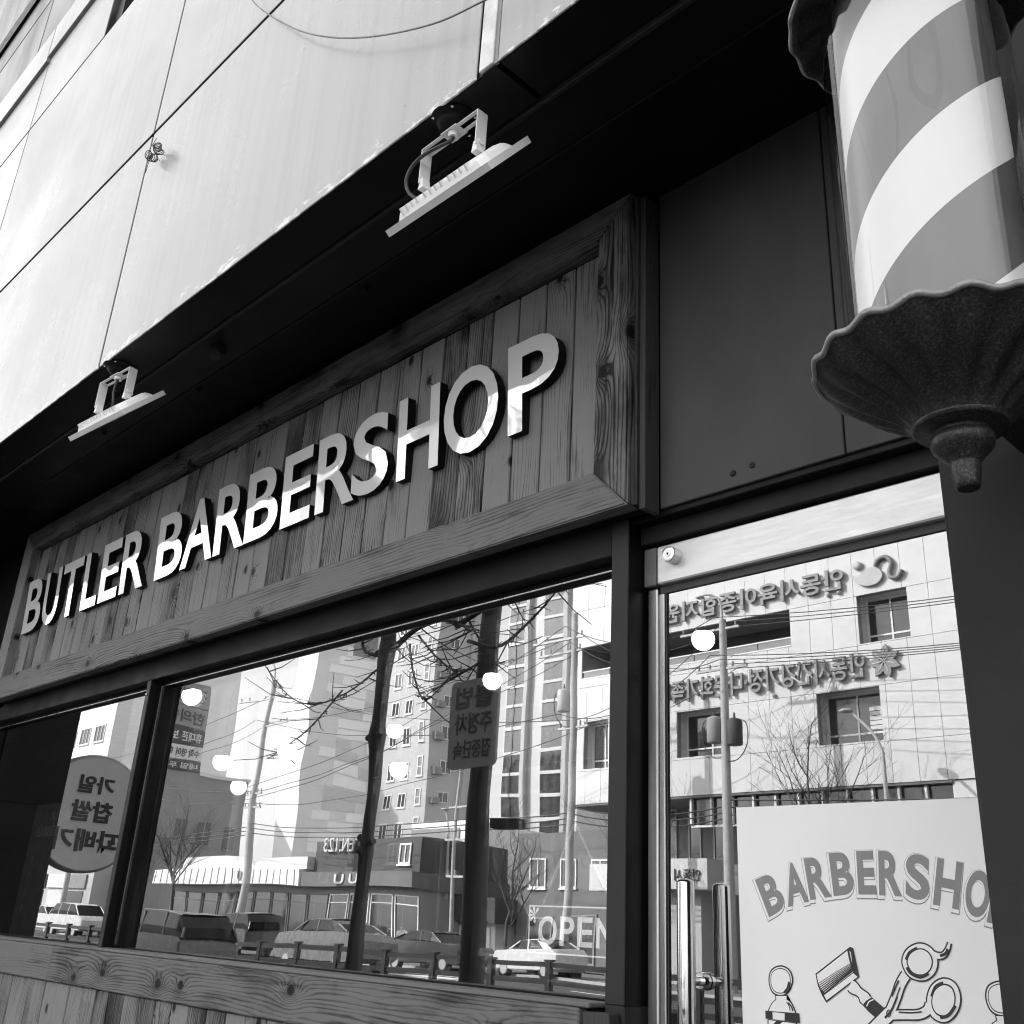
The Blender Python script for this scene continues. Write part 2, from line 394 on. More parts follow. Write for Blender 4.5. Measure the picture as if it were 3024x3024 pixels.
# ------------------------------------------------------------------ the shop building
shop = thing('shop_building', 'building with pale metal cladding above a dark recessed shopfront', 'building', (-3.5, 1.6, 0))
YC = 1.24                                            # front of the cladding
def panel(x0, x1, z0, z1, name='cladding_panel', mt=M_clad, y0=YC, y1=YC+.006, c=.002):
    return MB().box(x0, x1, y0, y1, z0, z1, c).build(name, mt, shop, ((x0+x1)/2, y0, (z0+z1)/2))
V = [-14.85, -12.62, -10.39, -8.165, -5.935, -3.70, -1.515]
for i in range(6):
    panel(V[i]+.008, V[i+1]-.008, 3.367, 4.530)
    panel(V[i]+.008, V[i+1]-.008, 4.550, 5.942, mt=M_clad2)
panel(-1.512, -1.462, 3.38, 4.532, 'tape_strip', paint('weathered_tape', .62, .6, .25, 18, bump=.5, bscale=30), YC-.002, YC+.03)
panel(-1.512, -1.462, 4.548, 5.944, 'tape_strip', MATS['weathered_tape'], YC-.002, YC+.03)
panel(-1.444, .78, 3.374, 4.532); panel(-1.444, .78, 4.548, 5.944, mt=M_clad2)
panel(.79, 3.0, 3.374, 4.532); panel(.79, 3.0, 4.548, 5.944); panel(3.01, 6.0, 3.374, 5.944)
MB().box(-1.458, -1.447, YC+.002, YC+.009, 3.375, 5.94).build('joint_sealant', paint('grey_sealant', .2, .6), shop)
panel(-8.16, -5.945, 5.958, 6.512, mt=M_clad2); panel(-5.93, -4.86, 5.958, 6.54, mt=M_clad2); panel(-14.8, -8.17, 5.958, 6.512, mt=M_clad2)
panel(-14.8, -5.945, 6.524, 6.82, 'parapet_band', M_clad2, YC-.02); panel(-5.93, -4.86, 6.552, 6.82, 'parapet_band', M_clad2, YC-.02)
panel(1.2, 6, 5.958, 9.5)
# upper glazing: dark panes in frames
M_dglass = paint('dark_tinted_glazing', .10, .12, .2, 2, spec=.8)
M_band = paint('grey_spandrel', .06, .35, .15, 1.5, stretch=(1, 1, .3))
for i, (x0, x1) in enumerate(((-14.8, -8.17), (-8.16, -6.62), (-6.60, -5.945), (-5.93, -4.86))):
    panel(x0, x1, 6.83, 7.70, 'spandrel_panel', M_band, YC+.05, YC+.08); panel(x0, x1, 7.72, 8.00, 'spandrel_panel', M_band, YC+.05, YC+.08)
panel(-14.8, -4.86, 8.01, 8.18, 'window_rail', M_black, YC+.03, YC+.09); panel(-14.8, -4.86, 8.19, 11.0, 'upper_glazing', M_band, YC+.06, YC+.09)
up_w = part('window', shop, (-1.8, YC+.1, 6))
MB().box(-4.86, 1.2, YC+.16, YC+.18, 5.955, 9.5).build('pane', M_dglass, up_w)
fm = MB().box(-4.86, -4.74, YC+.03, YC+.16, 5.955, 9.5).box(-4.74, 1.2, YC+.06, YC+.16, 5.955, 6.02)
for xx in (-4.60, -3.2, -1.8, -.4): fm.box(xx-.03, xx+.03, YC+.06, YC+.155, 6.02, 9.5)
fm.build('frame', M_dark, up_w)
# the mass of the building (casts the shade the street front lies in)
M_mass = paint('rendered_side_wall', .35, .8, .1, 2)
MB().box(-14.8, 6, YC+.24, 11, 3.62, 11.2).build('upper_storeys', M_mass, shop)
MB().box(-14.8, 6, YC+.010, YC+.24, 3.44, 5.95).build('cladding_backing', M_black, shop)
MB().box(-14.8, -4.86, YC+.095, YC+.24, 5.95, 11.2).box(1.2, 6, YC+.032, YC+.24, 5.95, 11.2).box(-4.86, 1.2, YC+.19, YC+.24, 5.95, 11.2).build('upper_backing', M_black, shop)
# soffit, stepped
MB().box(-14.8, -1.455, YC+.0075, 1.40, 3.371, 3.45, .003).build('soffit_strip', M_soffit, shop)
MB().box(-1.448, 6, YC+.0075, 1.40, 3.378, 3.45, .003).build('soffit_strip', M_soffit, shop)
MB().box(-14.8, 6, 1.402, 1.416, 3.362, 3.47, .002).build('soffit_trim', M_dark, shop)
MB().box(-14.8, 6, 1.417, 1.606, 3.418, 3.49, .002).build('soffit_strip', M_soffit, shop)
MB().box(-14.8, 6, 1.608, 1.613, 3.414, 3.5).build('soffit_trim', M_dark, shop)
MB().box(-14.8, 6, 1.614, 2.3, 3.482, 3.6).build('soffit', M_soffit, shop)
for xx, yy, zz in ((-3.75, 1.68, 3.478), (-2.6, 1.70, 3.478), (-4.35, 1.55, 3.414)): MB().lathe([(0, -.012), (.009, -.010), (.012, 0)], (xx, yy, zz), 10).build('soffit_fixing', M_black, shop)
# wall panels above the door
cx = (-1.0038,2.0000,2.7654)[0]
MB().box(-1.535, cx-.002, 2.0, 2.03, 2.458, 3.48, .002).build('wall_panel', M_wall, shop)
MB().box(cx+.002, 0, 2.0, 2.03, 2.458, 3.48, .002).build('wall_panel', M_wall, shop)
MB().box(-6.9, 0, 2.032, 2.3, 2.47, 3.6).build('wall_core', M_black, shop)
MB().box(-14.8, -6.2, 2.0, 2.03, 2.44, 3.48).build('wall_panel', M_black, shop)
for p in ((-1.3066,2.0000,2.4953), (-1.2511,2.0000,2.5014)):
    MB().lathe([(.0085, 0), (.0085, -.002), (.006, -.004), (.0025, -.003), (0, -.001)], p, 14, 'y').build('screw', M_dark, shop)
# columns either side of the shop
MB().box(-.52, .05, 1.30, 2.4, 0, 3.372, .006).build('column', M_col, shop)
colL = MB().box(-8.4, -7.23, 1.30, 2.4, 0, 3.372, .006).build('column', M_col, shop)
MB().box(-7.229, -7.222, 1.33, 1.99, 2.03, 2.036).box(-7.229, -7.215, 1.72, 1.76, 0, 3.37).build('column_trim', M_dark, shop)
# window surround
MB().box(-7.2, -1.70, 2.0, 2.2, 2.362, 2.50, .003).build('window_header', paint('window_header_paint', .014, .5, .3, 4, spec=.12), shop)
MB().box(-1.70, -1.642, 2.0, 2.006, 1.262, 2.46, .002).build('window_post', M_frame, shop)
MB().box(-1.699, -1.643, 2.0065, 2.12, 1.262, 2.46).build('post_body', M_black, shop)
MB().box(-1.70, -1.642, 2.0, 2.12, 0, 1.262, .003).build('lower_post', M_frame, shop)
MB().box(-1.640, -.52, 2.05, 2.2, 2.392, 2.468, .002).build('door_header', paint('door_header_paint', .018, .5, .3, 4, spec=.12, speck=.05), shop)
MB().box(-1.641, -.5, 2.01, 2.05, 2.44, 2.457, .002).build('header_flashing', M_black, shop)
xm = (-4.4041,2.0000,2.4309)[0]; xm2 = xm+.034
MB().box(xm, xm2, 2.0, 2.006, 1.255, 2.362, .002).build('mullion', M_frame, shop)
MB().box(xm+.001, xm2-.001, 2.0065, 2.12, 1.255, 2.361).build('mullion_body', M_black, shop)
MB().box(-7.22, -7.16, 2.0, 2.12, 1.255, 2.362, .003).build('window_post', M_frame, shop)
MB().lathe([(.006, 0), (.006, -.006), (0, -.008)], (xm+.017, 2.0, 2.30), 10, 'y').build('screw', M_steel, shop)
YG = 2.075
# ghost images in the photograph: the inner sheet of the double glazing is not quite parallel to the outer one
def dbl_window(x0, x1, z0, z1, ga, gb, tilt, lab):
    w = part('window', shop, ((x0+x1)/2, YG, z0)); w['label'] = lab
    b = .022
    f = MB()
    f.box(x0, x1, YG-.022, YG+.05, z1-b, z1, .002).box(x0, x1, YG-.022, YG+.05, z0, z0+b*.6, .002)
    f.box(x0, x0+b*2, YG-.03, YG+.05, z0+b*.6, z1-b, .002).box(x1-b*.3, x1, YG-.02, YG+.05, z0+b*.6, z1-b, .002)
    f.build('sash', M_black, w)
    MB().box(x0, x1, YG-.026, YG-.022, z1-b+.0005, z1-b+.004).box(x0+b*1.2, x0+b*1.2+.004, YG-.034, YG-.0305, z0+b, z1-b).build('glazing_bead', M_alu, w)
    n = 24
    def sheet(y, bow, name, mt, t=0):
        mb = MB(); vs_ = []
        for i in range(n+1):
            for j in range(9):
                u = i/n; x = x0+(x1-x0)*u; z = z0+(z1-z0)*j/8
                vs_.append((x, y+t*(u-.5)*(x1-x0)+bow*math.sin(math.pi*u)*math.sin(math.pi*j/8), z))
        fs = [(i*9+j, (i+1)*9+j, (i+1)*9+j+1, i*9+j+1) for i in range(n) for j in range(8)]
        mb.add(vs_, fs, True).build(name, mt, w)
    sheet(YG, .0, 'pane', ga)
    if gb: sheet(YG+.045, .0, 'inner_pane', gb, tilt)
    return w
dbl_window(xm2, -1.70, 1.256, 2.362, M_glassA, M_glassB, .0072, 'wide double glazed window reflecting the street')
dbl_window(-7.16, xm, 1.256, 2.362, M_glassL, None, 0, 'narrow left window with a price list behind it')
# sill and plank wall under the windows
zb, zt = 1.117, 1.252
MB().box(-7.2, -4.72, 1.95, 1.985, zb, zt, .004).build('sill_board', M_woodH, shop, (-5.9, 1.95, 1.18))
MB().box(-4.716, -1.735, 1.95, 1.985, zb, zt, .004).build('sill_board', M_woodH, shop, (-3.2, 1.95, 1.18))
MB().box(-7.2, -1.706, 1.952, 2.055, zt+.001, zt+.012, .003).build('sill_top', M_woodH, shop, (-4, 1.95, 1.25))
MB().box(-1.730, -1.650, 1.958, 1.998, zb, zt-.006, .003).build('sill_end_block', M_woodD, shop)
x = -7.2; i = 0
while x < -1.72:
    x2 = min(x+.1225, -1.70)
    MB().box(x+.0034, x2-.0034, 1.962+random.uniform(-.001, .002), 1.99, .25, zb-.002, .0025).build('plank', M_woodV, shop, ((x+x2)/2, 1.97, .7))
    x = x2; i += 1
MB().box(-7.2, -1.70, 1.992, 2.3, 0, 1.25).build('wall_base', M_black, shop)
# the room behind the glass
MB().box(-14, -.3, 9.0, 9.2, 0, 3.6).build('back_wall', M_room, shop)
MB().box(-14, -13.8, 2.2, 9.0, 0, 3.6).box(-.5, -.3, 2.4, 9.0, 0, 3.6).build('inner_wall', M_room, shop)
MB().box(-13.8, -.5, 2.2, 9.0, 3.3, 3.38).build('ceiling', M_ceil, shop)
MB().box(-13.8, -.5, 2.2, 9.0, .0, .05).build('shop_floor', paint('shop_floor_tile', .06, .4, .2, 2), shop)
MB().box(-14.8, -8.4, 2.03, 2.2, 0, 2.47).build('side_wall', M_black, shop)

# ------------------------------------------------------------------ door
door = part('door', shop, (-1.08, 2.08, 0)); door['label'] = 'glass door with a pale satin top rail'
MB().box(-1.598, -.53, 2.066, 2.115, 2.278, 2.384, .004).build('top_rail', M_rail, door)
MB().box(-1.640, -1.600, 2.064, 2.115, 2.276, 2.384, .003).build('rail_end_cap', paint('oxidised_cap', .12, .5, .3, 14), door)
MB().box(-1.60, -.53, 2.085, 2.108, 2.256, 2.277).build('glazing_channel', M_wall, door)
MB().box(-1.634, -1.603, 2.074, 2.112, .05, 2.27, .003).box(-1.602, -1.585, 2.080, 2.108, .05, 2.255, .002).build('stile', M_alu, door)
MB().box(-1.584, -1.580, 2.0865, 2.0885, .05, 2.255).build('glazing_gasket', M_rubber, door)
MB().quad((-1.579, 2.09, .1), (-.53, 2.09, .1), (-.53, 2.09, 2.256), (-1.579, 2.09, 2.256)).build('pane', M_glassD, door)
MB().box(-1.60, -.53, 2.07, 2.11, .05, .13, .003).build('bottom_rail', M_rail, door)
def pull(x, y, ztop, sgn):
    mb = MB().tube([(x, y, .55), (x, y, ztop-.003)], .0205, 28)
    mb.lathe([(.0205, -.003), (.019, 0), (.012, .004), (0, .006)], (x, y, ztop), 28)
    return mb
h = pull(-1.482, 2.02, 1.532, -1); h.build('pull_handle', M_steel, door)
h2 = pull(-1.478, 2.165, 1.535, 1); h2.build('pull_handle', M_steel, door)
st = MB()
for zz in (1.325, .75):
    st.tube([(-1.482, 2.038, zz), (-1.482, 2.07, zz)], .010, 18); st.tube([(-1.482, 2.068, zz), (-1.482, 2.078, zz), (-1.482, 2.088, zz)], [.016, .019, .019], 22)
    st.tube([(-1.48, 2.092, zz), (-1.48, 2.104, zz)], .019, 22); st.tube([(-1.48, 2.104, zz), (-1.48, 2.15, zz)], .010, 18)
st.build('handle_standoff', M_steel, door)
lk = (-1.5364,2.0320,2.3425)
lo = MB().lathe([(.0215, .036), (.0215, .004), (.0205, .001), (.0165, 0), (.0163, .0015), (.0085, .0015), (.0083, 0), (.0035, 0), (.0033, .002), (0, .002)], lk, 36, 'y', sm=False)
lo.build('lock_cylinder', M_alu, door)
MB().box(lk[0]-.0012, lk[0]+.0012, 2.0305, 2.034, lk[2]-.004, lk[2]+.002).build('keyhole', M_black, door)

# ------------------------------------------------------------------ shop sign
sign = thing('shop_sign', 'long stained timber sign board with polished raised letters above the window', 'sign', (-3.87, 1.96, 2.45))
SX0, SX1, SZ0, SZ1 = -6.175, -1.567, 2.448, 3.452
IX0, IX1, IZ0, IZ1 = -6.035, -1.690, 2.572, 3.333
YS = 1.90
def board(pts, mt, name='frame_board', y=YS, t=.05):
    xs = [p[0] for p in pts]; zs = [p[1] for p in pts]; c = (sum(xs)/len(xs), y, sum(zs)/len(zs))
    bm = bmesh.new(); vv = [bm.verts.new((p[0], y, p[1])) for p in pts]; f = bm.faces.new(vv)
    ex = bmesh.ops.extrude_face_region(bm, geom=[f])
    for g in ex['geom']:
        if isinstance(g, bmesh.types.BMVert): g.co.y += t
    bmesh.ops.recalc_face_normals(bm, faces=bm.faces)
    bmesh.ops.bevel(bm, geom=[e for e in bm.edges if abs(e.verts[0].co.y-y) < 1e-5 and abs(e.verts[1].co.y-y) < 1e-5], offset=.004, segments=2, affect='EDGES')
    bm.verts.index_update(); mb = MB().add([v.co[:] for v in bm.verts], [[v.index for v in q.verts] for q in bm.faces]); bm.free()
    return mb.build(name, mt, sign, c)
g = .0022
board([(SX0, SZ1), (SX1, SZ1), (IX1, IZ1), (IX0, IZ1)][::-1], M_woodH)
board([(SX0, SZ0), (SX1, SZ0), (IX1, IZ0), (IX0, IZ0)], M_woodH)
board([(SX1-.0, SZ0+.004), (SX1, SZ1-.004), (IX1+g, IZ1+g), (IX1+g, IZ0-g)], M_woodV)
board([(SX0, SZ0+.004), (SX0, SZ1-.004), (IX0-g, IZ1+g), (IX0-g, IZ0-g)], M_woodV)
x = IX1
bs = [IX1, -1.811]
while bs[-1]-.1225 > IX0+.03: bs.append(bs[-1]-.1225)
bs.append(IX0+.012)
for a, b in zip(bs[1:], bs[:-1]):
    dy = random.uniform(-.0015, .0015)
    MB().box(a+.0034, b-.0034, 1.938+dy, 1.955, SZ0+.03, IZ1-.013, .0028).build('plank', M_woodV, sign, ((a+b)/2, 1.94, 2.95))
MB().box(SX0+.01, SX1-.006, 1.957, 1.998, SZ0+.006, SZ1-.006).build('backing_board', M_black, sign)
# side boards at the right end
MB().box(-1.5665, -1.5555, 1.925, 1.998, 2.452, 3.452, .0015).build('side_board', M_woodD, sign, (-1.56, 1.95, 2.95))
MB().box(-1.5545, -1.5355, 1.935, 1.998, 2.440, 3.448, .002).build('side_board', M_woodD, sign, (-1.545, 1.95, 2.95))
LET = [('B', -5.92, -5.685), ('U', -5.66, -5.455), ('T', -5.43, -5.18), ('L', -5.15, -4.965), ('E', -4.94, -4.735), ('R', -4.705, -4.46),
       ('B', -4.345, -4.10), ('A', -4.105, -3.825), ('R', -3.815, -3.575), ('B', -3.572, -3.33), ('E', -3.305, -3.105), ('R', -3.07, -2.83),
       ('S', -2.85, -2.635), ('H', -2.587, -2.37), ('O', -2.345, -2.09), ('P', -2.045, -1.83)]
for ch, x0, x1 in LET:
    lo_ = text_obj('letter', sign, ch, [M_chrome, M_black], box=(x1-x0, .303), extrude=.034, offset=.018, origin=((x0), 1.934, 2.800))
    me = lo_.data; c = Vector(((x0+x1)/2, 1.93, 2.95))-world_off(sign)
    me.transform(Matrix.Translation(-c)); lo_.location = c
    lo_.rotation_euler = (.064+random.uniform(-.004, .004), 0, random.uniform(-.010, .010))

# ------------------------------------------------------------------ floodlights under the soffit
def floodlight(base, label, yaw=0, tilt=0, cable_side=-1):
    o = thing('floodlight', label, 'floodlight', base, 'floodlights over the shop sign')
    # local frame: origin on the soffit; lamp centre hangs below
    C = Vector((0, .026, -.201)); al = R(53+tilt)
    ex = Vector((1, 0, 0)); a = Vector((0, math.cos(al), math.sin(al))); nb = Vector((0, -math.sin(al), math.cos(al)))
    rz = Matrix.Rotation(yaw, 3, 'Z'); W = Vector(base)
    def P(u, v, w): return W + rz @ (C + ex*u + a*v + nb*w)
    def L(x, y, z): return W + rz @ Vector((x, y, z))
    def rbox(mb, u0, u1, v0, v1, w0, w1):
        q = [P(u0,v0,w0),P(u1,v0,w0),P(u1,v1,w0),P(u0,v1,w0),P(u0,v0,w1),P(u1,v0,w1),P(u1,v1,w1),P(u0,v1,w1)]
        return mb.add(q, [(0,3,2,1),(4,5,6,7),(0,1,5,4),(1,2,6,5),(2,3,7,6),(3,0,4,7)])
    hs = MB()
    l, w = .195, .105
    # front bezel as a ring so that the glass lies recessed
    for args in ((-l, l, -w, -w+.016, -.009, .010), (-l, l, w-.016, w, -.009, .010), (-l, -l+.016, -w+.016, w-.016, -.009, .010), (l-.016, l, -w+.016, w-.016, -.009, .010)): rbox(hs, *args)
    # back shell, tapering with rounded shoulders
    prof = [(.172, .088, .010), (.163, .079, .024), (.153, .072, .032), (.138, .062, .035)]
    vs_ = []; nn = 24
    for lu, lv, ww in prof:
        for j in range(nn):
            th = 2*math.pi*j/nn; c, s_ = math.cos(th), math.sin(th)
            k = (abs(c)**8+abs(s_)**8)**(-1/8)
            vs_.append(P(lu*c*k, lv*s_*k, ww))
    fs = [(i*nn+j, i*nn+(j+1) % nn, (i+1)*nn+(j+1) % nn, (i+1)*nn+j) for i in range(3) for j in range(nn)] + [tuple(range(3*nn, 4*nn))]
    hs.add(vs_, fs); hs.build('housing', M_lampgrey, o)
    for k in range(3):
        fn = MB()
        for q in range(4): rbox(fn, -.135+k*.093+q*.021, -.130+k*.093+q*.021, -.081, .07, .010, .0365)
        fn.build('cooling_fin', M_lampgrey, o)
    rbox(MB(), -l+.016, l-.016, -w+.016, w-.016, -.006, -.003).build('glass_front', paint('floodlight_glass', .16, .15, .3, 30, spec=.8), o)
    # U bracket
    br = MB()
    def lb(x0, x1, y0, y1, z0, z1):
        q = [L(x,y,z) for z in (z0,z1) for x,y in ((x0,y0),(x1,y0),(x1,y1),(x0,y1))]
        br.add(q, [(0,3,2,1),(4,5,6,7),(0,1,5,4),(1,2,6,5),(2,3,7,6),(3,0,4,7)])
    bw_, zt_, zb_ = .017, -.038, -.150
    lb(-.108, -.030, -bw_, -bw_*.45, zt_-.003, zt_); lb(-.108, -.030, bw_*.45, bw_, zt_-.003, zt_)
    lb(.030, .108, -bw_, -bw_*.45, zt_-.003, zt_); lb(.030, .108, bw_*.45, bw_, zt_-.003, zt_)
    for s_ in (-1, 1): lb(min(s_*.095, s_*.108), max(s_*.095, s_*.108), -bw_*.45, bw_*.45, zt_-.003, zt_)
    lb(-.030, .030, -bw_-.004, bw_+.004, zt_-.003, zt_)
    for s_ in (-1, 1): lb(min(s_*.108, s_*.1112), max(s_*.108, s_*.1112), -bw_, bw_, zb_, zt_)
    br.build('bracket', M_lampgrey, o)
    for s_ in (-1, 1):
        ft = MB()
        ft.tube([L(s_*.105, 0, zb_+.014), L(s_*.1165, 0, zb_+.014)], .0085, 12)
        p = L(s_*.104, 0, zb_+.004); ft.add([p+Vector(q) for q in ((-.010,-.014,-.022),(.010,-.014,-.022),(.010,.014,-.022),(-.010,.014,-.022),(-.006,-.012,.012),(.004,-.012,.012),(.004,.012,.012),(-.006,.012,.012))], [(0,3,2,1),(4,5,6,7),(0,1,5,4),(1,2,6,5),(2,3,7,6),(3,0,4,7)])
        ft.build('bracket_foot', M_lampgrey, o)
    MB().tube([L(0, 0, zt_-.016), L(0, 0, zt_)], [.0135, .0165], 16).build('bracket_bolt', M_lampgrey, o)
    MB().lathe([(.066, 0), (.066, -.004), (.050, -.006), (.046, -.018), (.034, -.031), (.014, -.037), (0, -.038)], L(0, 0, 0), 28).build('mounting_dome', M_soffit, o)
    for k in range(5):
        th = k*1.26+.4; sc_ = MB(); sc_.lathe([(.005, -.008), (.004, -.010), (0, -.011)], L(.058*math.cos(th), .058*math.sin(th), .003), 8); sc_.build('dome_screw', M_steel, o)
    cb = [L(0,0,zt_-.014), L(-.004,-.006,zt_-.028), L(-.03,-.02,zt_-.040), L(-.08,-.028,zt_-.042), L(-.125,-.03,zt_-.055), L(-.150,-.028,zt_-.085), L(-.148,-.02,zt_-.120), L(-.125,-.01,zt_-.150), L(-.10,0,zt_-.165)]
    if cable_side > 0: cb = [L(0,0,zt_-.014), L(.0,-.004,zt_-.04), L(.006,-.008,zt_-.08), L(.012,-.006,zt_-.11), L(.004,0,zt_-.130), L(-.03,.01,zt_-.145), L(-.07,.02,zt_-.155)]
    # smooth the cable
    pts = []
    for i in range(len(cb)-1):
        p0, p1, p2, p3 = cb[max(i-1,0)], cb[i], cb[i+1], cb[min(i+2,len(cb)-1)]
        for q in range(5):
            t = q/5; pts.append(.5*((2*p1)+(p2-p0)*t+(2*p0-5*p1+4*p2-p3)*t*t+(3*p1-p0-3*p2+p3)*t*t*t))
    pts.append(cb[-1])
    MB().tube(pts, .0052, 8).build('cable', M_rubber, o)
    return o
floodlight((-1.672, 1.304, 3.371), 'nearer grey floodlight on a bracket under the soffit, its cable looping out')
floodlight((-3.64, 1.303, 3.371), 'farther grey floodlight under the soffit, tilted so its glass shows', R(5), -7, 1)
sp_ = thing('sensor', 'small dark sensor fixed to the soffit behind the farther floodlight', 'sensor', (-3.28, 1.52, 3.418))
MB().lathe([(.030, 0), (.030, -.012), (.012, -.018), (.012, -.035)], (-3.28, 1.52, 3.418), 16).build('base', M_dark, sp_)
MB().tube([(-3.28, 1.52, 3.385), (-3.24, 1.49, 3.36)], [.012, .022], 14).build('head', M_dark, sp_)

# ------------------------------------------------------------------ barber pole
PX, PY = -.389, 1.05
pole = thing('barber_pole', 'glass barber pole with diagonal stripes and fluted dark metal ends on the column', 'barber pole', (PX, PY, 1.87))
def bronze_mat():
    t = NT('pitted_dark_bronze'); c = t.coord()
    n1 = t.noise(c, 330, 3, .6); n2 = t.noise(c, 9, 4, .6)
    t.link(t.ramp(t.math('ADD', t.math('MULTIPLY', n1, .75), t.math('MULTIPLY', n2, .25)), [(.38, .010), (.53, .026), (.68, .075)]), t.b.inputs['Base Color'])
    t.b.inputs['Metallic'].default_value = .55; t.link(t.ramp(n2, [(.3, .36), (.7, .58)]), t.b.inputs['Roughness'])
    t.bump(n1, .3, .0012); return t.mat
M_bronze = bronze_mat()
M_brlip = paint('rubbed_bronze_edge', .22, .45, .35, 60, metal=.5, bump=.3, bscale=300)
NF = 18
def flute(w, r, h, zr=0, up_=1):
    k = max(0, (r-.058)/.115); k = min(1, k)
    wv = .5+.5*math.cos(w*NF)
    return r*.867*(1+.018*k*k*(wv-.5)), h*.75+up_*.006*k*k*(wv-.6)-up_*.011*(k*(1-k))*4*(wv-.5)
ZR = 2.025
bowl = [(.040, -.105), (.056, -.112), (.058, -.108), (.060, -.100), (.075, -.082), (.095, -.066), (.118, -.050), (.138, -.034), (.155, -.018), (.166, -.006), (.172, .000), (.176, .004), (.176, .010), (.171, .013), (.160, .004), (.135, -.010), (.118, -.014)]
MB().lathe([(r, h) for r, h in bowl], (PX, PY, ZR), 196, fr=lambda w, r, h: flute(w, r, h)).build('basin', M_bronze, pole)
fin = [(.0, -.205), (.011, -.205), (.0135, -.203), (.0145, -.196), (.0155, -.190), (.0175, -.172), (.0165, -.168), (.0185, -.163), (.026, -.152), (.034, -.142), (.0365, -.132), (.0355, -.124), (.030, -.118), (.034, -.114), (.050, -.112), (.056, -.106), (.054, -.100)]
fin = [(r*.93, h*.75) for r, h in fin]
MB().lathe(fin, (PX, PY, ZR), 48).build('finial', M_bronze, pole)
MB().lathe([(.011, 0), (.009, .006), (0, .006)], (PX, PY, ZR-.1540), 20).build('finial_socket', M_black, pole)
def lip(zc, up_, name):
    pts = []
    for j in range(197):
        w_ = 2*math.pi*j/196; q_, g_ = flute(w_, .1745, .006*up_, 0, up_); pts.append((PX+q_*math.cos(w_), PY+q_*math.sin(w_), zc+g_))
    MB().tube(pts, .0042, 8, False).build(name, M_brlip, pole)
lip(ZR, 1, 'basin_rim')
ZT = 2.575
lip(ZT, -1, 'cap_rim')
MB().lathe([(r, -h) for r, h in bowl], (PX, PY, ZT), 196, fr=lambda w, r, h: flute(w, r, h, 0, -1)).build('top_cap', M_bronze, pole)
MB().lathe([(r, -h) for r, h in fin], (PX, PY, ZT), 32).build('top_finial', M_bronze, pole)
def stripe_mat():
    t = NT('diagonal_stripes'); c = t.coord(); sp = t.new('ShaderNodeSeparateXYZ'); t.link(c, sp.inputs[0])
    th = t.math('ARCTAN2', sp.outputs[1], sp.outputs[0])
    f = t.math('FRACT', t.math('ADD', t.math('SUBTRACT', t.math('MULTIPLY', sp.outputs[2], 1/.265), t.math('MULTIPLY', th, 2/(2*math.pi))), 10.62))
    g_ = t.math('GREATER_THAN', f, .53)
    nz = t.noise(t.mapv(c, (1, 1, .35)), 12, 4)
    ln = t.noise(t.mapv(c, (1, 1, .22)), 7, 1, .4, .4); wire_refl = t.math('LESS_THAN', t.math('ABSOLUTE', t.math('SUBTRACT', ln, .47)), .0045)  # thin dark lines standing for wire reflections, painted into the grey stripes
    a_ = t.ramp(nz, [(.3, .06), (.7, .13)]); b_ = t.ramp(nz, [(.3, .66), (.7, .72)])
    mx = t.new('ShaderNodeMix', data_type='RGBA'); t.link(g_, mx.inputs[0]); t.link(a_, mx.inputs[6]); t.link(b_, mx.inputs[7])
    m2 = t.new('ShaderNodeMix', data_type='RGBA'); t.link(t.math('MULTIPLY', wire_refl, t.math('MULTIPLY', t.math('SUBTRACT', 1.0, g_), .28)), m2.inputs[0]); t.link(mx.outputs[2], m2.inputs[6]); m2.inputs[7].default_value = (.02, .02, .02, 1)
    t.link(m2.outputs[2], t.b.inputs['Base Color']); t.b.inputs['Roughness'].default_value = .3
    t.bump(nz, .2, .004)
    return t.mat
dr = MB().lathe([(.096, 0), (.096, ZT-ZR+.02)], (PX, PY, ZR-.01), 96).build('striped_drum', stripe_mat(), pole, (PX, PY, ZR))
M_poleglass = glass('barber_pole_glass', 1.7, .95, .0006, 7)
gl = MB(); nn = 96
vs_ = [(PX+r_*math.cos(2*math.pi*j/nn), PY+r_*math.sin(2*math.pi*j/nn), z_) for r_ in (.114, .110) for z_ in (ZR-.012, ZT+.012) for j in range(nn)]
fs = [(j, (j+1) % nn, nn+(j+1) % nn, nn+j) for j in range(nn)]
gl.add(vs_[:2*nn], fs, True); gl.build('glass_cylinder', M_poleglass, pole)
for zz in (ZR-.014, ZT+.03): MB().box(PX-.02, PX+.02, PY+.1, 1.30, zz, zz+.02, .003).build('wall_bracket', M_bronze, pole)

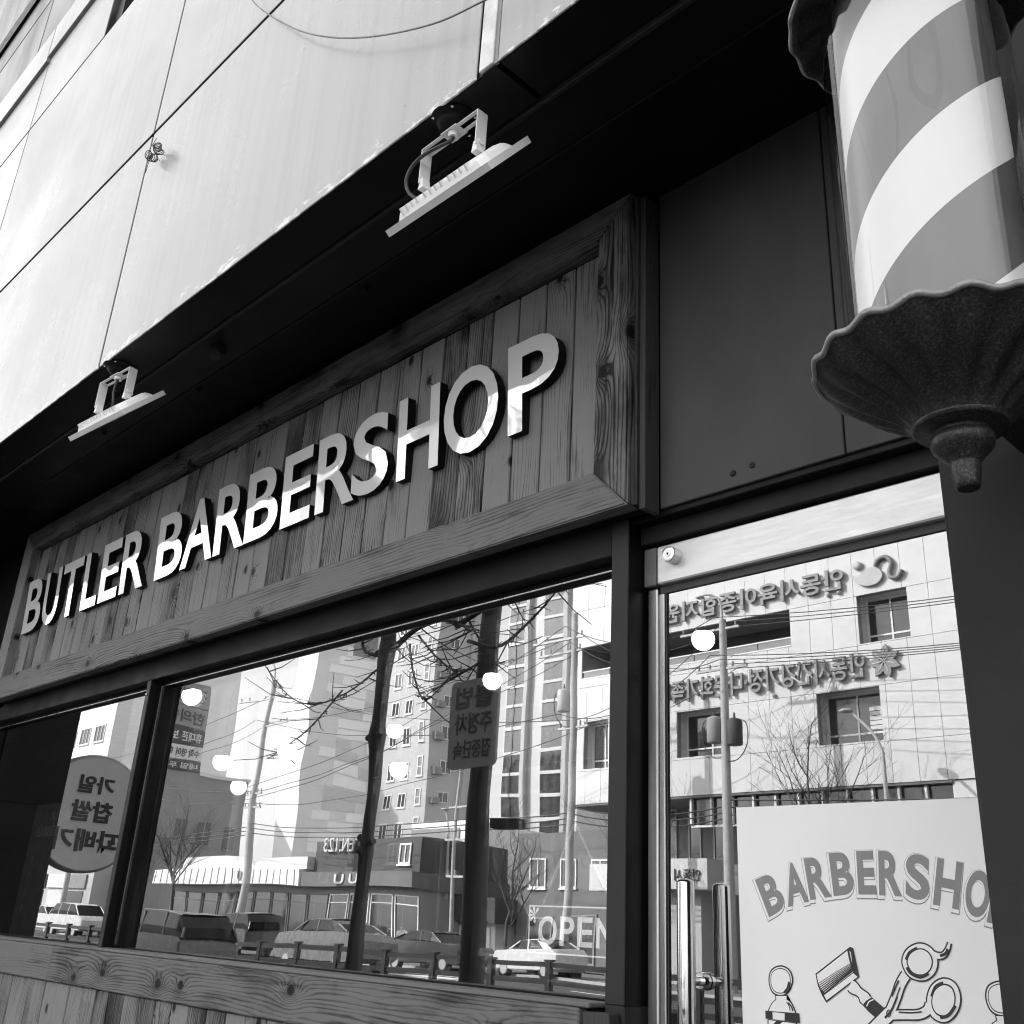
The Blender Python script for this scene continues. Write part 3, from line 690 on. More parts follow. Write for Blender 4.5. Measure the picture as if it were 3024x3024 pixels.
# ------------------------------------------------------------------ poster on the door
YP = 2.083
poster = thing('poster', 'white paper poster with arched lettering and crossed barber tools on the glass door', 'poster', (-1.05, YP, .9))
INK = [0]
def ink_y(lay):                              # every printed shape lies a hair above the one before, so none share a plane
    INK[0] += 1; return YP-.0012-.0004*lay-.000003*INK[0]
def flat(pts, lay, mt, name):
    """flat printed shape, lay = which layer of ink"""
    y = ink_y(lay)
    bm = bmesh.new(); vv = [bm.verts.new((p[0], y, p[1])) for p in pts]; bm.faces.new(vv)
    bmesh.ops.triangulate(bm, faces=bm.faces); bm.verts.index_update()
    mb = MB().add([v.co[:] for v in bm.verts], [[v.index for v in f.verts] for f in bm.faces]); bm.free()
    return mb.build(name, mt, poster)
def ribbon(mb, pts, w, lay, closed=False):
    y = ink_y(lay); P = [Vector((p[0], 0, p[1])) for p in pts]; n = len(P); ww = w if isinstance(w, (list, tuple)) else [w]*n
    q = []
    for i in range(n):
        a = P[(i-1) % n] if closed or i > 0 else P[i]; b = P[(i+1) % n] if closed or i < n-1 else P[i]
        t = (b-a).normalized(); nr = Vector((-t.z, 0, t.x))
        q += [P[i]+nr*ww[i]/2+Vector((0, y, 0)), P[i]-nr*ww[i]/2+Vector((0, y, 0))]
    fs = [(2*i, 2*i+1, (2*i+3) % (2*n), (2*i+2) % (2*n)) for i in range(n if closed else n-1)]
    return mb.add(q, fs)
def spline(pts, k=6, closed=False):
    n = len(pts); out = []
    P = [Vector(p) for p in pts]
    rng = range(n) if closed else range(n-1)
    for i in rng:
        p0 = P[(i-1) % n] if closed or i > 0 else P[i]; p1 = P[i]; p2 = P[(i+1) % n]; p3 = P[(i+2) % n] if closed or i < n-2 else P[(i+1) % n]
        for q in range(k):
            t = q/k; out.append(.5*((2*p1)+(p2-p0)*t+(2*p0-5*p1+4*p2-p3)*t*t+(3*p1-p0-3*p2+p3)*t*t*t))
    if not closed: out.append(P[-1])
    return [tuple(p) for p in out]
pz = [(-1.3815,1.6971),(-0.8321,1.6930),(-1.3806,1.2479)]
MB().add([(pz[0][0], YP-.001, pz[0][1]), (-.60, YP-.001, pz[1][1]-.002), (-.60, YP-.001, .90), (pz[2][0], YP-.001, .90), (pz[0][0], YP, pz[0][1]), (-.60, YP, pz[1][1]-.002), (-.60, YP, .90), (pz[2][0], YP, .90)],
         [(3,2,1,0),(4,5,6,7),(0,1,5,4),(1,2,6,5),(2,3,7,6),(3,0,4,7)]).build('paper', M_white, poster)
QL = [('B', [(-1.3380,1.5393),(-1.2896,1.5579),(-1.2602,1.4852),(-1.3052,1.4625)]), ('A', [(-1.2652,1.5706),(-1.2242,1.5779),(-1.2055,1.4969),(-1.2576,1.4843)]), ('R', [(-1.2146,1.5835),(-1.1643,1.5886),(-1.1524,1.5074),(-1.2035,1.4994)]),
      ('B', [(-1.1546,1.5941),(-1.1045,1.5959),(-1.1002,1.5135),(-1.1485,1.5081)]), ('E', [(-1.0913,1.5969),(-1.0539,1.5976),(-1.0531,1.5126),(-1.0925,1.5121)]), ('R', [(-1.0426,1.5975),(-0.9944,1.5938),(-0.9993,1.5096),(-1.0476,1.5113)]),
      ('S', [(-0.9832,1.5925),(-0.9357,1.5861),(-0.9446,1.5014),(-0.9932,1.5069)]), ('H', [(-0.9201,1.5822),(-0.8709,1.5719),(-0.8886,1.4873),(-0.9385,1.4959)]), ('O', [(-0.8624,1.5618),(-0.8184,1.5551),(-0.8358,1.4717),(-0.8814,1.4785)]),
      ('P', [(-0.8137,1.5469),(-0.7774,1.5363),(-0.8039,1.4589),(-0.8392,1.4670)])]
def quad_letter(ch, q, off, lay, mt, shift=(0, 0), name='printed_letter'):
    me = text_mesh(ch, box=(1, 1), offset=off, face='-y', name=name, mats=[mt])
    tl, tr_, br_, bl = [Vector(p) for p in q]; y = ink_y(lay)-world_off(poster).y
    grow = 1+off*0
    for v in me.vertices:
        u, w = v.co.x, v.co.z
        p = (bl*(1-u)+br_*u)*(1-w)+(tl*(1-u)+tr_*u)*w
        v.co = Vector((p.x+shift[0]-world_off(poster).x, y, p.y+shift[1]-world_off(poster).z))
    o = bpy.data.objects.new(name, me); COL.objects.link(o); o.parent = poster; return o
def grow_q(q, d):
    tl, tr_, br_, bl = [Vector(p) for p in q]; c = (tl+tr_+br_+bl)/4
    return [p+(p-c).normalized()*d for p in (tl, tr_, br_, bl)]
for ch, q in QL:
    quad_letter(ch, grow_q(q, .0062), .05, 0, M_inkgrey, (-.0022, -.0036), 'letter_outline')
    quad_letter(ch, grow_q(q, .0044), .045, 1, M_white, (-.0020, -.0028), 'letter_gap')
    quad_letter(ch, q, .034, 2, M_inkgrey)
S_ = .000372                                   # metres per tracing unit
def outlined(mb_out, mb_in, pts, w, b, lay, closed=False):
    ribbon(mb_out, pts, [x+2*b for x in w] if isinstance(w, list) else w+2*b, lay, closed); ribbon(mb_in, pts, w, lay+1, closed)
# scissors
so, si = MB(), MB()
sh1 = spline([(-1.0639,1.2760),(-1.0464,1.2962),(-1.0315,1.3216),(-1.0179,1.3496),(-1.0054,1.3667)], 6)
outlined(so, si, sh1, [46*S_]*len(sh1), 8*S_, 3)
sh2 = spline([(-1.0451,1.2931),(-1.0169,1.2960),(-0.9863,1.2991),(-0.9689,1.3079),(-0.9633,1.3188)], 6)
outlined(so, si, sh2, [40*S_]*len(sh2), 8*S_, 3)
r1 = spline([(-1.0048,1.3885),(-0.9951,1.4082),(-0.9725,1.4189),(-0.9534,1.4129),(-0.9456,1.3957),(-0.9527,1.3765),(-0.9720,1.3647),(-0.9944,1.3687)], 6, True)
outlined(so, si, r1, 28*S_, 8*S_, 3, True)
r2 = spline([(-0.9624,1.3215),(-0.9530,1.3459),(-0.9323,1.3592),(-0.9140,1.3538),(-0.9091,1.3333),(-0.9173,1.3120),(-0.9364,1.2963),(-0.9563,1.3011)], 6, True)
outlined(so, si, r2, 28*S_, 8*S_, 3, True)
tl_ = spline([(-0.9509,1.4076),(-0.9393,1.4041),(-0.9272,1.4061),(-0.9187,1.4159),(-0.9129,1.4282)], 6)
k_ = len(tl_); outlined(so, si, tl_, [(34-24*i/k_)*S_ for i in range(k_)], 8*S_, 3)
bl_ = spline([(-1.0448,1.2964),(-1.0653,1.2785),(-1.0859,1.2606)], 4); outlined(so, si, bl_, 60*S_, 8*S_, 3)
for q_ in (r1, r2):
    c_ = sum((Vector(p_) for p_ in q_), Vector((0, 0)))/len(q_)
    flat([tuple(c_+(Vector(p_)-c_)*.90) for p_ in q_], 5, M_ink, 'finger_hole_outline'); flat([tuple(c_+(Vector(p_)-c_)*.81) for p_ in q_], 6, M_white, 'finger_hole')
so.build('scissors_outline', M_ink, poster); si.build('scissors_fill', M_white, poster)
for pts, w in (([(-1.0019,1.3805),(-0.9943,1.3700),(-0.9765,1.3646),(-0.9592,1.3721)], 15), ([(-1.0024,1.3941),(-0.9936,1.4077),(-0.9773,1.4167)], 11), ([(-1.0373,1.3266),(-1.0279,1.3435),(-1.0204,1.3562)], 9), ([(-1.0550,1.2875),(-1.0394,1.3035),(-1.0263,1.3274)], 10), ([(-0.9171,1.4173),(-0.9224,1.4090),(-0.9333,1.4044)], 14), ([(-0.9583,1.3323),(-0.9481,1.3502),(-0.9324,1.3584)], 11), ([(-0.9450,1.2974),(-0.9284,1.3029),(-0.9135,1.3201)], 15), ([(-1.0359,1.3078),(-1.0260,1.3301),(-1.0185,1.3441)], 6), ([(-1.0258,1.3001),(-1.0012,1.3010),(-0.9797,1.3044)], 7)):
    sd = MB(); ribbon(sd, spline(pts), w*S_, 7); sd.build('scissors_shading', M_ink, poster)
pv_ = MB(); ribbon(pv_, spline([(-1.0505,1.2959),(-1.0458,1.3022),(-1.0423,1.2966),(-1.0469,1.2903)], 6, True), 5*S_, 8, True); pv_.build('scissors_pivot', M_ink, poster)
# razor
flat([(-1.2008,1.3571),(-1.1192,1.4121),(-1.1120,1.4098),(-1.1030,1.3574),(-1.1799,1.3049),(-1.1883,1.3170),(-1.1968,1.3349)], 3, M_ink, 'razor_outline')
flat([(-1.1975,1.3556),(-1.1230,1.4062),(-1.1179,1.4024),(-1.1155,1.3656),(-1.1804,1.3218),(-1.1895,1.3291),(-1.1950,1.3402)], 4, M_white, 'razor_fill')
rz_ = MB()
for k in range(7):
    t = k/6
    a_ = [[(-1.1944,1.3394),(-1.1868,1.3179)], [(-1.1140,1.3841),(-1.1153,1.3684)]]
    p0 = Vector(a_[0][0])*(1-t)+Vector(a_[0][1])*t; p1 = Vector(a_[1][0])*(1-t)+Vector(a_[1][1])*t
    ribbon(rz_, [tuple(p0), tuple((p0+p1)/2+Vector((0, .0008))), tuple(p1)], (3+4*t)*S_, 5)
ribbon(rz_, spline([(-1.1230,1.4062),(-1.1209,1.3908),(-1.1164,1.3712)]), 12*S_, 5)
rz_.build('razor_shading', M_ink, poster)
flat([(-1.1834,1.3182),(-1.1157,1.3633),(-1.1069,1.3571),(-1.1785,1.3092)], 4, M_white, 'razor_comb')
ro, ri = MB(), MB()
hp = spline([(-1.1248,1.3411),(-1.1122,1.3336),(-1.0998,1.3248),(-1.0924,1.3157)]); outlined(ro, ri, hp, [(52+10*math.sin(i*.5))*S_ for i in range(len(hp))], 8*S_, 3)
ro.build('razor_neck_outline', M_ink, poster); ri.build('razor_neck', M_white, poster)
rh = MB(); ribbon(rh, [(-1.1028,1.3273),(-1.0939,1.3169),(-1.0819,1.3069),(-1.0609,1.2924),(-1.0463,1.2802)], [52*S_, 66*S_, 72*S_, 72*S_, 72*S_], 2)
rh.build('razor_handle', M_ink, poster)
rg = MB()
for pts in ([(-1.1034,1.3121),(-1.0970,1.3195),(-1.0851,1.3258)], [(-1.0995,1.3083),(-1.0924,1.3157),(-1.0812,1.3220)], [(-1.0917,1.3048),(-1.0861,1.3134),(-1.0761,1.3183)]): ribbon(rg, spline(pts), 6*S_, 5)
rg.build('razor_grip_lines', M_white, poster)
# small drawn barber poles
def drawn_pole(dx, name):
    def T(pts): return [(p[0]+dx, p[1]) for p in pts]
    po, pi_ = MB(), MB()
    ball = spline([(-1.3129,1.3366),(-1.3055,1.3589),(-1.2815,1.3689),(-1.2599,1.3615),(-1.2532,1.3405),(-1.2654,1.3172),(-1.2848,1.3085),(-1.3051,1.3144)], 6, True)
    flat(T(ball), 3, M_ink, name+'_outline')
    c = Vector([(-1.2832,1.3386)][0]); flat(T([tuple(c+(Vector(p)-c)*.90) for p in ball]), 4, M_white, name+'_ball')
    flat(T([tuple(c+(Vector(p)-c)*.82) for p in ball]), 5, M_ink, name+'_ring'); flat(T([tuple(c+(Vector(p)-c)*.76) for p in ball]), 6, M_white, name+'_ball')
    body = spline([(-1.2987,1.3104),(-1.2968,1.3032),(-1.3068,1.2952),(-1.3181,1.2782),(-1.3161,1.2740)]) + spline([(-1.2497,1.2780),(-1.2508,1.2837),(-1.2592,1.2988),(-1.2689,1.3053),(-1.2685,1.3126)])
    flat(T(body), 2, M_ink, name+'_neck_outline')
    c = Vector([(-1.2835,1.2911)][0]); flat(T([tuple(c+(Vector(p)-c)*.90) for p in body]), 3, M_white, name+'_neck')
    flat(T([(-1.3233,1.2786),(-1.2425,1.2801),(-1.2422,1.2619),(-1.3233,1.2632)]), 4, M_ink, name+'_band'); flat(T([(-1.3056,1.2772),(-1.2767,1.2772),(-1.2775,1.2634),(-1.3055,1.2638)]), 5, M_white, name+'_band_shine')
    flat(T([(-1.3188,1.2627),(-1.2486,1.2619),(-1.2537,1.2002),(-1.3222,1.1957)]), 3, M_ink, name+'_tube_outline'); flat(T([(-1.3160,1.2612),(-1.2976,1.2611),(-1.3168,1.2449)]), 4, M_white, name+'_tube'); flat(T([(-1.2830,1.2606),(-1.2522,1.2604),(-1.2556,1.2392),(-1.3167,1.2105),(-1.3155,1.2335)]), 4, M_white, name+'_tube')
    sh = MB()
    for pts, w in (([(-1.2624,1.3378),(-1.2667,1.3258),(-1.2756,1.3165)], 12), ([(-1.2592,1.3366),(-1.2631,1.3246),(-1.2709,1.3159)], 5), ([(-1.2665,1.2982),(-1.2596,1.2916),(-1.2565,1.2832)], 8), ([(-1.2707,1.2994),(-1.2650,1.2920),(-1.2630,1.2835)], 5)): ribbon(sh, T(spline(pts)), w*S_, 7)
    sh.build(name+'_shading', M_ink, poster)
drawn_pole(0, 'drawn_pole'); drawn_pole([(-0.8277,1.3368)][0][0]-[(-1.2832,1.3386)][0][0], 'drawn_pole')

# ------------------------------------------------------------------ things on the cladding: wire coils, loose cable
M_wire = paint('dark_wire', .03, .4, .2, 30)
coil = thing('wire_coil', 'two small tangled coils of dark wire sticking out of the cladding', 'wire', (-3.5, 1.235, 4.31))
def helix(c, ax, r, n, pitch, tails):
    ax = Vector(ax).normalized(); a = ax.orthogonal().normalized(); b = ax.cross(a); pts = [Vector(tails[0])] if tails[0] else []
    for i in range(n*14+1):
        w = 2*math.pi*i/14; rr_ = r*(1+.18*math.sin(i*.37)); pts.append(Vector(c)+ax*(pitch*i/14)+(a*math.cos(w)+b*math.sin(w))*rr_)
    if tails[1]: pts.append(Vector(tails[1]))
    return pts
MB().tube(helix((-3.508, 1.195, 4.335), (.115, .45, -.8), .017, 7, .006, ((-3.535, 1.20, 4.385), (-3.475, 1.235, 4.285))), .0016, 6).build('coil', M_wire, coil)
MB().tube(helix((-3.575, 1.195, 4.320), (.55, .5, -.5), .017, 6, .007, ((-3.568, 1.20, 4.225), (-3.50, 1.22, 4.262))), .0016, 6).build('coil', M_wire, coil)
cbp = [(-3.12, 1.235, 5.94), (-3.08, 1.21, 5.4), (-2.99, 1.2, 4.93), (-2.8597,1.2000,4.6464), (-2.5226,1.2000,4.2638), (-2.2479,1.2000,4.0106), (-1.9661,1.2000,3.8040), (-1.6715,1.2000,3.6340), (-1.4617,1.2000,3.5569), (-1.30, 1.215, 3.52), (-1.12, 1.238, 3.53)]
tag(MB().tube(spline(cbp, 8), .0028, 6).build('loose_cable', paint('grey_cable', .12, .5)), 'thin loose cable sagging in front of the pale cladding', 'cable')

# ------------------------------------------------------------------ inside the shop: hanging sign, lamps, price list
opn = thing('open_sign', 'clear hanging panel with white OPEN lettering and border behind the window', 'sign', (-1.94, 2.15, 1.36))
YO = 2.15
M_openw = emit('white_emissive_lettering', .85, .35)  # white lettering with a faint emission added to its colour
oz0, oz1, ox0, ox1 = 1.356, 1.476, -2.100, -1.748
MB().box(ox0, ox1, YO, YO+.004, oz0, oz1).build('clear_panel', glass('acrylic', 1.45, .95), opn)
t_ = .0035
MB().box(ox0, ox1, YO-.002, YO-.0005, oz1-t_, oz1).box(ox0, ox1, YO-.002, YO-.0005, oz0, oz0+t_).box(ox0, ox0+t_, YO-.002, YO-.0005, oz0+t_, oz1-t_).box(ox1-t_, ox1, YO-.002, YO-.0005, oz0+t_, oz1-t_).build('border', M_openw, opn)
for ch, x0, w_ in (('O', -2.062, .066), ('P', -1.984, .050), ('E', -1.922, .052), ('N', -1.858, .060)):
    text_obj('letter', opn, ch, M_openw, box=(w_, .072), extrude=.001, offset=.018, origin=(x0, YO-.0008, 1.378))
orn = MB()
for k in range(6):
    a_ = R(60+k*42); orn.add([(-2.078, YO-.0015, 1.452), (-2.078+.022*math.cos(a_-.22), YO-.0015, 1.452+.018*math.sin(a_-.22)), (-2.078+.026*math.cos(a_), YO-.0015, 1.452+.022*math.sin(a_)), (-2.078+.022*math.cos(a_+.22), YO-.0015, 1.452+.018*math.sin(a_+.22))], [(0, 1, 2, 3)])
orn.build('ornament', M_openw, opn)
hk = (-1.940, YO-.001, 1.688)
M_rope = paint('white_rope', .75, .7, .1, 90)
for p in ((-2.050, YO-.001, 1.476), (-1.800, YO-.001, 1.476)):
    n_ = 60; a_, b_ = Vector(hk), Vector(p); d_ = (b_-a_); s1 = []; s2 = []
    for i in range(n_+1):
        c = a_+d_*i/n_; w = i*.9; off = Vector((math.cos(w)*.0016, math.sin(w)*.0016, 0)); s1.append(c+off); s2.append(c-off)
    MB().tube(s1, .0032, 5).tube(s2, .0032, 5).build('rope', M_rope, opn)
MB().tube([(-1.94, YO, 2.36), (-1.94, YO, 1.70)], .0009, 5).lathe([(.006, 0), (.008, .008), (.003, .016)], (-1.94, YO, 1.684), 12).build('hanger', M_steel, opn)

M_globe = emit('lit_opal_glass', .9, 3.4)
LAMPS = [((-7.89, 3.98, 3.08), 'lit globe lamp hanging at the top left corner of the wide window'), ((-7.88, 4.95, 2.78), 'lit globe lamp alone left of the tree trunk reflection'),
         ((-8.62, 4.75, 2.71), 'lit globe lamp fading into the bright sky reflection'), ((-9.69, 5.57, 2.65), 'lowest lit globe lamp on the left half of the wide window'),
         ((-8.24, 6.39, 3.23), 'upper of two lit globe lamps just right of the trunk reflection'), ((-7.23, 5.69, 2.68), 'lower of two lit globe lamps just right of the trunk reflection'),
         ((-6.24, 5.82, 3.37), 'lit globe lamp above the notice on the dark pole reflection'), ((-4.10, 5.83, 3.39), 'lit globe lamp seen through the glass door')]
for (p, lab) in LAMPS:
    p = Vector((0, 0, 1.4))+(Vector(p)-Vector((0, 0, 1.4)))*.8125
    o = thing('pendant_lamp', lab, 'lamp', p, 'globe lamps hanging in the shop'); rr_ = .066
    prof = [(0, -rr_)]+[(rr_*math.cos(R(a)), rr_*math.sin(R(a))) for a in range(-80, 31, 10)]+[(rr_*.80, rr_*.58), (rr_*.3, rr_*.60)]
    MB().lathe(prof, p, 28).build('globe', M_globe, o)
    MB().lathe([(rr_*.5, rr_*.61), (rr_*.45, rr_*.75), (.010, rr_*.9), (.006, rr_*1.2)], p, 16).build('cap', M_black, o)
    MB().tube([p+Vector((0, 0, rr_*1.2)), Vector((p.x, p.y, 3.3))], .003, 5).build('cord', M_black, o)
bd = thing('price_board', 'dark price board with faint lettering standing behind the left window', 'sign', (-6.35, 2.5, .9))
MB().box(-6.72, -5.95, 2.5, 2.53, .9, 1.98).build('board', paint('board_black', .02, .5), bd)
for k, (tx, h_, z_, x_) in enumerate((('BUTLER', .05, 1.88, -6.45), ('BARBERSHOP', .06, 1.79, -6.62), ('B', .04, 1.64, -6.62), ('F', .04, 1.55, -6.62), ('S', .04, 1.46, -6.62), ('P', .04, 1.37, -6.62))):
    text_obj('lettering', bd, tx, paint('board_lettering', .10, .6), box=(None, h_), extrude=.001, origin=(x_, 2.499, z_))
bt = thing('bottle', 'stout lotion bottle with ribbed cap on the inner sill of the left window', 'bottle', (-6.45, 2.25, 1.25))
MB().lathe([(.04, 0), (.042, .01), (.042, .10), (.03, .13), (.018, .14), (.018, .17)], (-6.45, 2.25, 1.25), 20).build('body', paint('bottle_grey', .12, .3), bt)
MB().lathe([(.024, .17), (.024, .18), (.021, .182), (.024, .185), (.024, .195), (.021, .197), (.024, .2), (.022, .215), (0, .216)], (-6.45, 2.25, 1.25), 18).build('cap', paint('cap_grey', .3, .3), bt)
tag(MB().box(-7.15, -1.72, 2.13, 2.34, 1.20, 1.252, .004).build('inner_sill_shelf', M_woodH, None), 'timber shelf along the inside of the windows', 'shelf')

# ================================================================== the street across the road (seen in the glass)
M_pale = paint('pale_panel', .60, .6, .06, .6)
M_cream = paint('cream_render', .45, .8, .06, .5)
M_beige = paint('beige_render', .6, .8, .06, .5)
M_midgrey = paint('mid_grey_render', .26, .8, .08, .4)
M_slate = paint('slate_grey_render', .14, .8, .1, .4)
M_charcoal = paint('charcoal_render', .06, .7, .15, .5)
M_brick = paint('grey_brick', .22, .85, .2, 9, stretch=(1, 1, 5))
M_winglass = paint('window_pane', .03, .08, .3, .6, spec=.9)
M_wframe = paint('white_window_frame', .7, .5, .04)
M_letters = paint('grey_letter_metal', .20, .5, .1)
M_logo = paint('light_letter_metal', .42, .5, .1)
M_conc = paint('pole_concrete', .38, .85, .12, 3)
M_bark = paint('tree_bark', .06, .9, .35, 7, bump=.6, bscale=30)
M_twig = paint('twig_bark', .05, .9, .3, 12)
M_galv = paint('galvanised_steel', .4, .5, .1, 4)

def shared(name, mesh, parent, loc):
    o = bpy.data.objects.new(name, mesh); COL.objects.link(o); o.parent = parent; o.location = Vector(loc)-world_off(parent); return o
def window_mesh(w, h, mats=None, split=1, bar=None, fr=.07, sill=True):
    """a window facing +y, origin at its lower left (min x) corner on the wall face"""
    b = MB().slot(1).box(0, w, .0, .02, 0, h).slot(0)
    b.box(0, fr, .02, .07, 0, h).box(w-fr, w, .02, .07, 0, h).box(fr, w-fr, .02, .07, 0, fr).box(fr, w-fr, .02, .07, h-fr, h)
    for k in range(1, split): b.box(w*k/split-fr*.4, w*k/split+fr*.4, .02, .06, fr, h-fr)
    if bar: b.box(fr, w-fr, .02, .055, bar-fr*.4, bar+fr*.4)
    if sill: b.box(-.06, w+.06, .0, .12, -.08, 0)
    return b.mesh('window', Vector((0, 0, 0)), mats or (M_wframe, M_winglass))
def block(name, label, x0, x1, yf, z1, mt, depth=12, cat='building', group=None, z0=-.1):
    o = thing(name, label, cat, ((x0+x1)/2, yf, 0), group)
    MB().box(x0, x1, yf-depth, yf, z0, z1).build('wall', mt, o); return o
def subtract(rects, holes):
    for hx0, hx1, hz0, hz1 in holes:
        out = []
        for x0, x1, z0, z1 in rects:
            if hx1 <= x0 or hx0 >= x1 or hz1 <= z0 or hz0 >= z1: out.append((x0, x1, z0, z1)); continue
            if hx0 > x0: out.append((x0, hx0, z0, z1))
            if hx1 < x1: out.append((hx1, x1, z0, z1))
            a, b = max(x0, hx0), min(x1, hx1)
            if hz0 > z0: out.append((a, b, z0, hz0))
            if hz1 < z1: out.append((a, b, hz1, z1))
        rects = out
    return rects

# ---- civic building with raised lettering
YW = -29.85
civ = thing('civic_building', 'pale panelled public building with two rows of raised lettering', 'building', (-20, YW, 0))
holes = [(-17.12, -15.2, 11.76, 13.58), (-18.98, -16.52, 8.27, 10.17), (-25.32, -22.8, 8.30, 10.15), (-30.6, -19.9, 12.13, 13.56), (-24.8, -14.32, 5.6, 6.77), (-30.4, -28.9, 8.3, 10.15)]
zs = [6.79, 8.21, 10.19, 11.71, 13.57, 15.3, 17.0]
xs = [-31.2]
while xs[-1] < -3: xs.append(xs[-1]+.932)
for i in range(len(xs)-1):
    for j in range(len(zs)-1):
        r_ = subtract([(xs[i]+.008, xs[i+1]-.008, zs[j]+.008, zs[j+1]-.008)], holes)
        if not r_: continue
        mb = MB()
        for q in r_: mb.box(q[0], q[1], YW-.06, YW, q[2], q[3])
        mb.build('wall_panel', M_pale, civ)
r_ = subtract([(-31.2, -3, 6.77, 17.0)], holes[:4]+holes[5:]); mb = MB()
for q in r_: mb.box(q[0], q[1], YW-.3, YW-.065, q[2], q[3])
mb.build('wall_core', M_midgrey, civ)
MB().box(-31.2, -3, YW-12, YW-2.2, 6.77, 17.0).box(-31.2, -3, YW-2.2, YW-.3, 16.6, 17.0).box(-31.2, -3, YW-2.2, YW-.3, 6.77, 8.0).box(-31.2, -30.9, YW-2.2, YW-.3, 8.0, 16.6).build('building_body', M_pale, civ)
dc = MB()
for (x0, x1, z0, z1) in (holes[0], holes[1], holes[2], holes[5]):
    d = .75
    dc.box(x0-.02, x0, YW-d, YW-.3, z0, z1).box(x1, x1+.02, YW-d, YW-.3, z0, z1).box(x0, x1, YW-d, YW-.3, z1, z1+.02).box(x0, x1, YW-d, YW-.3, z0-.02, z0)
dc.build('window_reveal', M_pale, civ)
for (x0, x1, z0, z1) in (holes[0], holes[1], holes[2], holes[5]):
    wv_ = window_mesh(x1-x0-.004, z1-z0-.004, None, 2, .42, .08, False)
    shared('window', wv_, civ, (x0+.002, YW-.75, z0+.002))
for k in range(5): MB().box(-17.3, -16.62, YW-.70, YW-.69, 8.80+k*.17, 8.94+k*.17).build('blind_slat', M_pale, civ)
MB().box(-30.6, -19.9, YW-2.1, YW-2.0, 12.13, 13.56).build('balcony_back', M_charcoal, civ)
MB().box(-30.6, -19.9, YW-2.0, YW-.3, 13.56, 13.60).build('balcony_ceiling', M_midgrey, civ); MB().box(-30.6, -19.9, YW-2.0, YW-.3, 12.0, 12.13).build('balcony_floor', M_midgrey, civ)
bal = part('balcony_rail', civ)
MB().box(-30.6, -19.9, YW-.09, YW-.04, 12.45, 12.50).box(-30.6, -19.9, YW-.07, YW+.02, 12.11, 12.16).build('handrail', M_wframe, bal)
for k in range(7): MB().box(-30.5+k*1.52, -29.03+k*1.52, YW-.075, YW-.06, 12.17, 12.44).build('rail_panel', M_midgrey, bal)
MB().box(-24.8, -14.32, YW-.35, YW-.3, 5.6, 6.77).build('ribbon_glass', M_winglass, civ)
rb = MB().box(-24.8, -14.32, YW-.29, YW-.2, 5.6, 5.68)
for k in range(12): rb.box(-24.8+k*.95, -24.72+k*.95, YW-.29, YW-.12, 5.68, 6.77)
rb.build('ribbon_frame', M_wframe, civ)
MB().box(-31.2, -14.3, YW-3.2, YW-2.9, -.1, 6.77).build('ground_floor_wall', M_brick, civ); MB().box(-14.3, -3, YW-3.2, YW-.07, -.1, 6.77).build('ground_floor_wall', M_pale, civ)
MB().box(-31.2, -14.3, YW-3.2, YW, 6.70, 6.77).build('undercroft_soffit', M_slate, civ)
for k in range(9):
    x0 = -30.6+k*1.25; shared('window', window_mesh(.62, 2.2, None, 1, None, .05, False), civ, (x0, YW-2.9, 4.5))
MB().box(-29.4, -23.6, YW-1.2, YW+.5, 3.3, 4.4).build('entrance_canopy', M_pale, civ); MB().box(-27.6, -24.4, YW-2.9, YW-.2, -.1, 3.3).build('entrance_block', M_cream, civ)
MB().box(-22.6, -15, YW-2.9, YW-2.5, -.1, 3.0).build('entrance_wall', M_slate, civ)
# lettering
text_obj('lettering', civ, '안동시육아종합지원센터', M_letters, box=(10.2, .86), extrude=.12, offset=.02, face='+y', origin=(-17.48, YW+.06, 13.90))
text_obj('lettering', civ, '안동시건강가정·다문화가족지원센터', M_letters, box=(11.3, .92), extrude=.12, offset=.02, face='+y', origin=(-16.90, YW+.06, 10.50))
text_obj('small_lettering', civ, '안동시', paint('letter_dark', .1, .5), box=(None, .42), extrude=.05, face='+y', origin=(-23.9, YW+.51, 3.6))
lg = part('emblem', civ)
MB().lathe([(.17, 0), (.17, .10), (0, .10)], (-16.93, YW+.03, 14.70), 20, 'y').build('emblem_dot', M_logo, lg)
MB().prism([(x_, YW+.04, z_) for x_, z_ in spline([(-17.25, 14.42), (-16.95, 14.26), (-16.7, 14.42), (-16.4, 14.52), (-16.1, 14.40), (-15.98, 14.12), (-16.2, 13.88), (-16.6, 13.84), (-17.0, 14.02)], 5, True)], (0, .1, 0)).build('emblem_bowl', M_logo, lg)
MB().tube(spline([(-16.25, YW+.1, 14.52), (-16.1, YW+.1, 14.75), (-15.8, YW+.1, 14.80), (-15.62, YW+.1, 14.55), (-15.72, YW+.1, 14.2), (-15.65, YW+.1, 13.98), (-15.4, YW+.1, 13.98), (-15.25, YW+.1, 14.2)], 6), .085, 8).build('emblem_swirl', M_letters, lg)
ff = part('emblem', civ)
for k in range(7):
    a_ = 2*math.pi*k/7+.5; c = Vector((-16.2, YW+.04, 10.98)); e = Vector((math.cos(a_), 0, math.sin(a_))); n_ = Vector((-e.z, 0, e.x))
    pts = [c+e*.07, c+e*.3+n_*.17, c+e*.45+n_*.13, c+e*.62, c+e*.42-n_*.13, c+e*.25-n_*.12]
    MB().prism(pts, (0, .12, 0)).build('petal', M_letters, ff)
    MB().tube([c+e*.03+Vector((0, .13, 0)), c+e*.28+n_*.04+Vector((0, .13, 0)), c+e*.42+n_*.02+Vector((0, .13, 0))], .015, 5).build('petal_vein', M_wframe, ff)
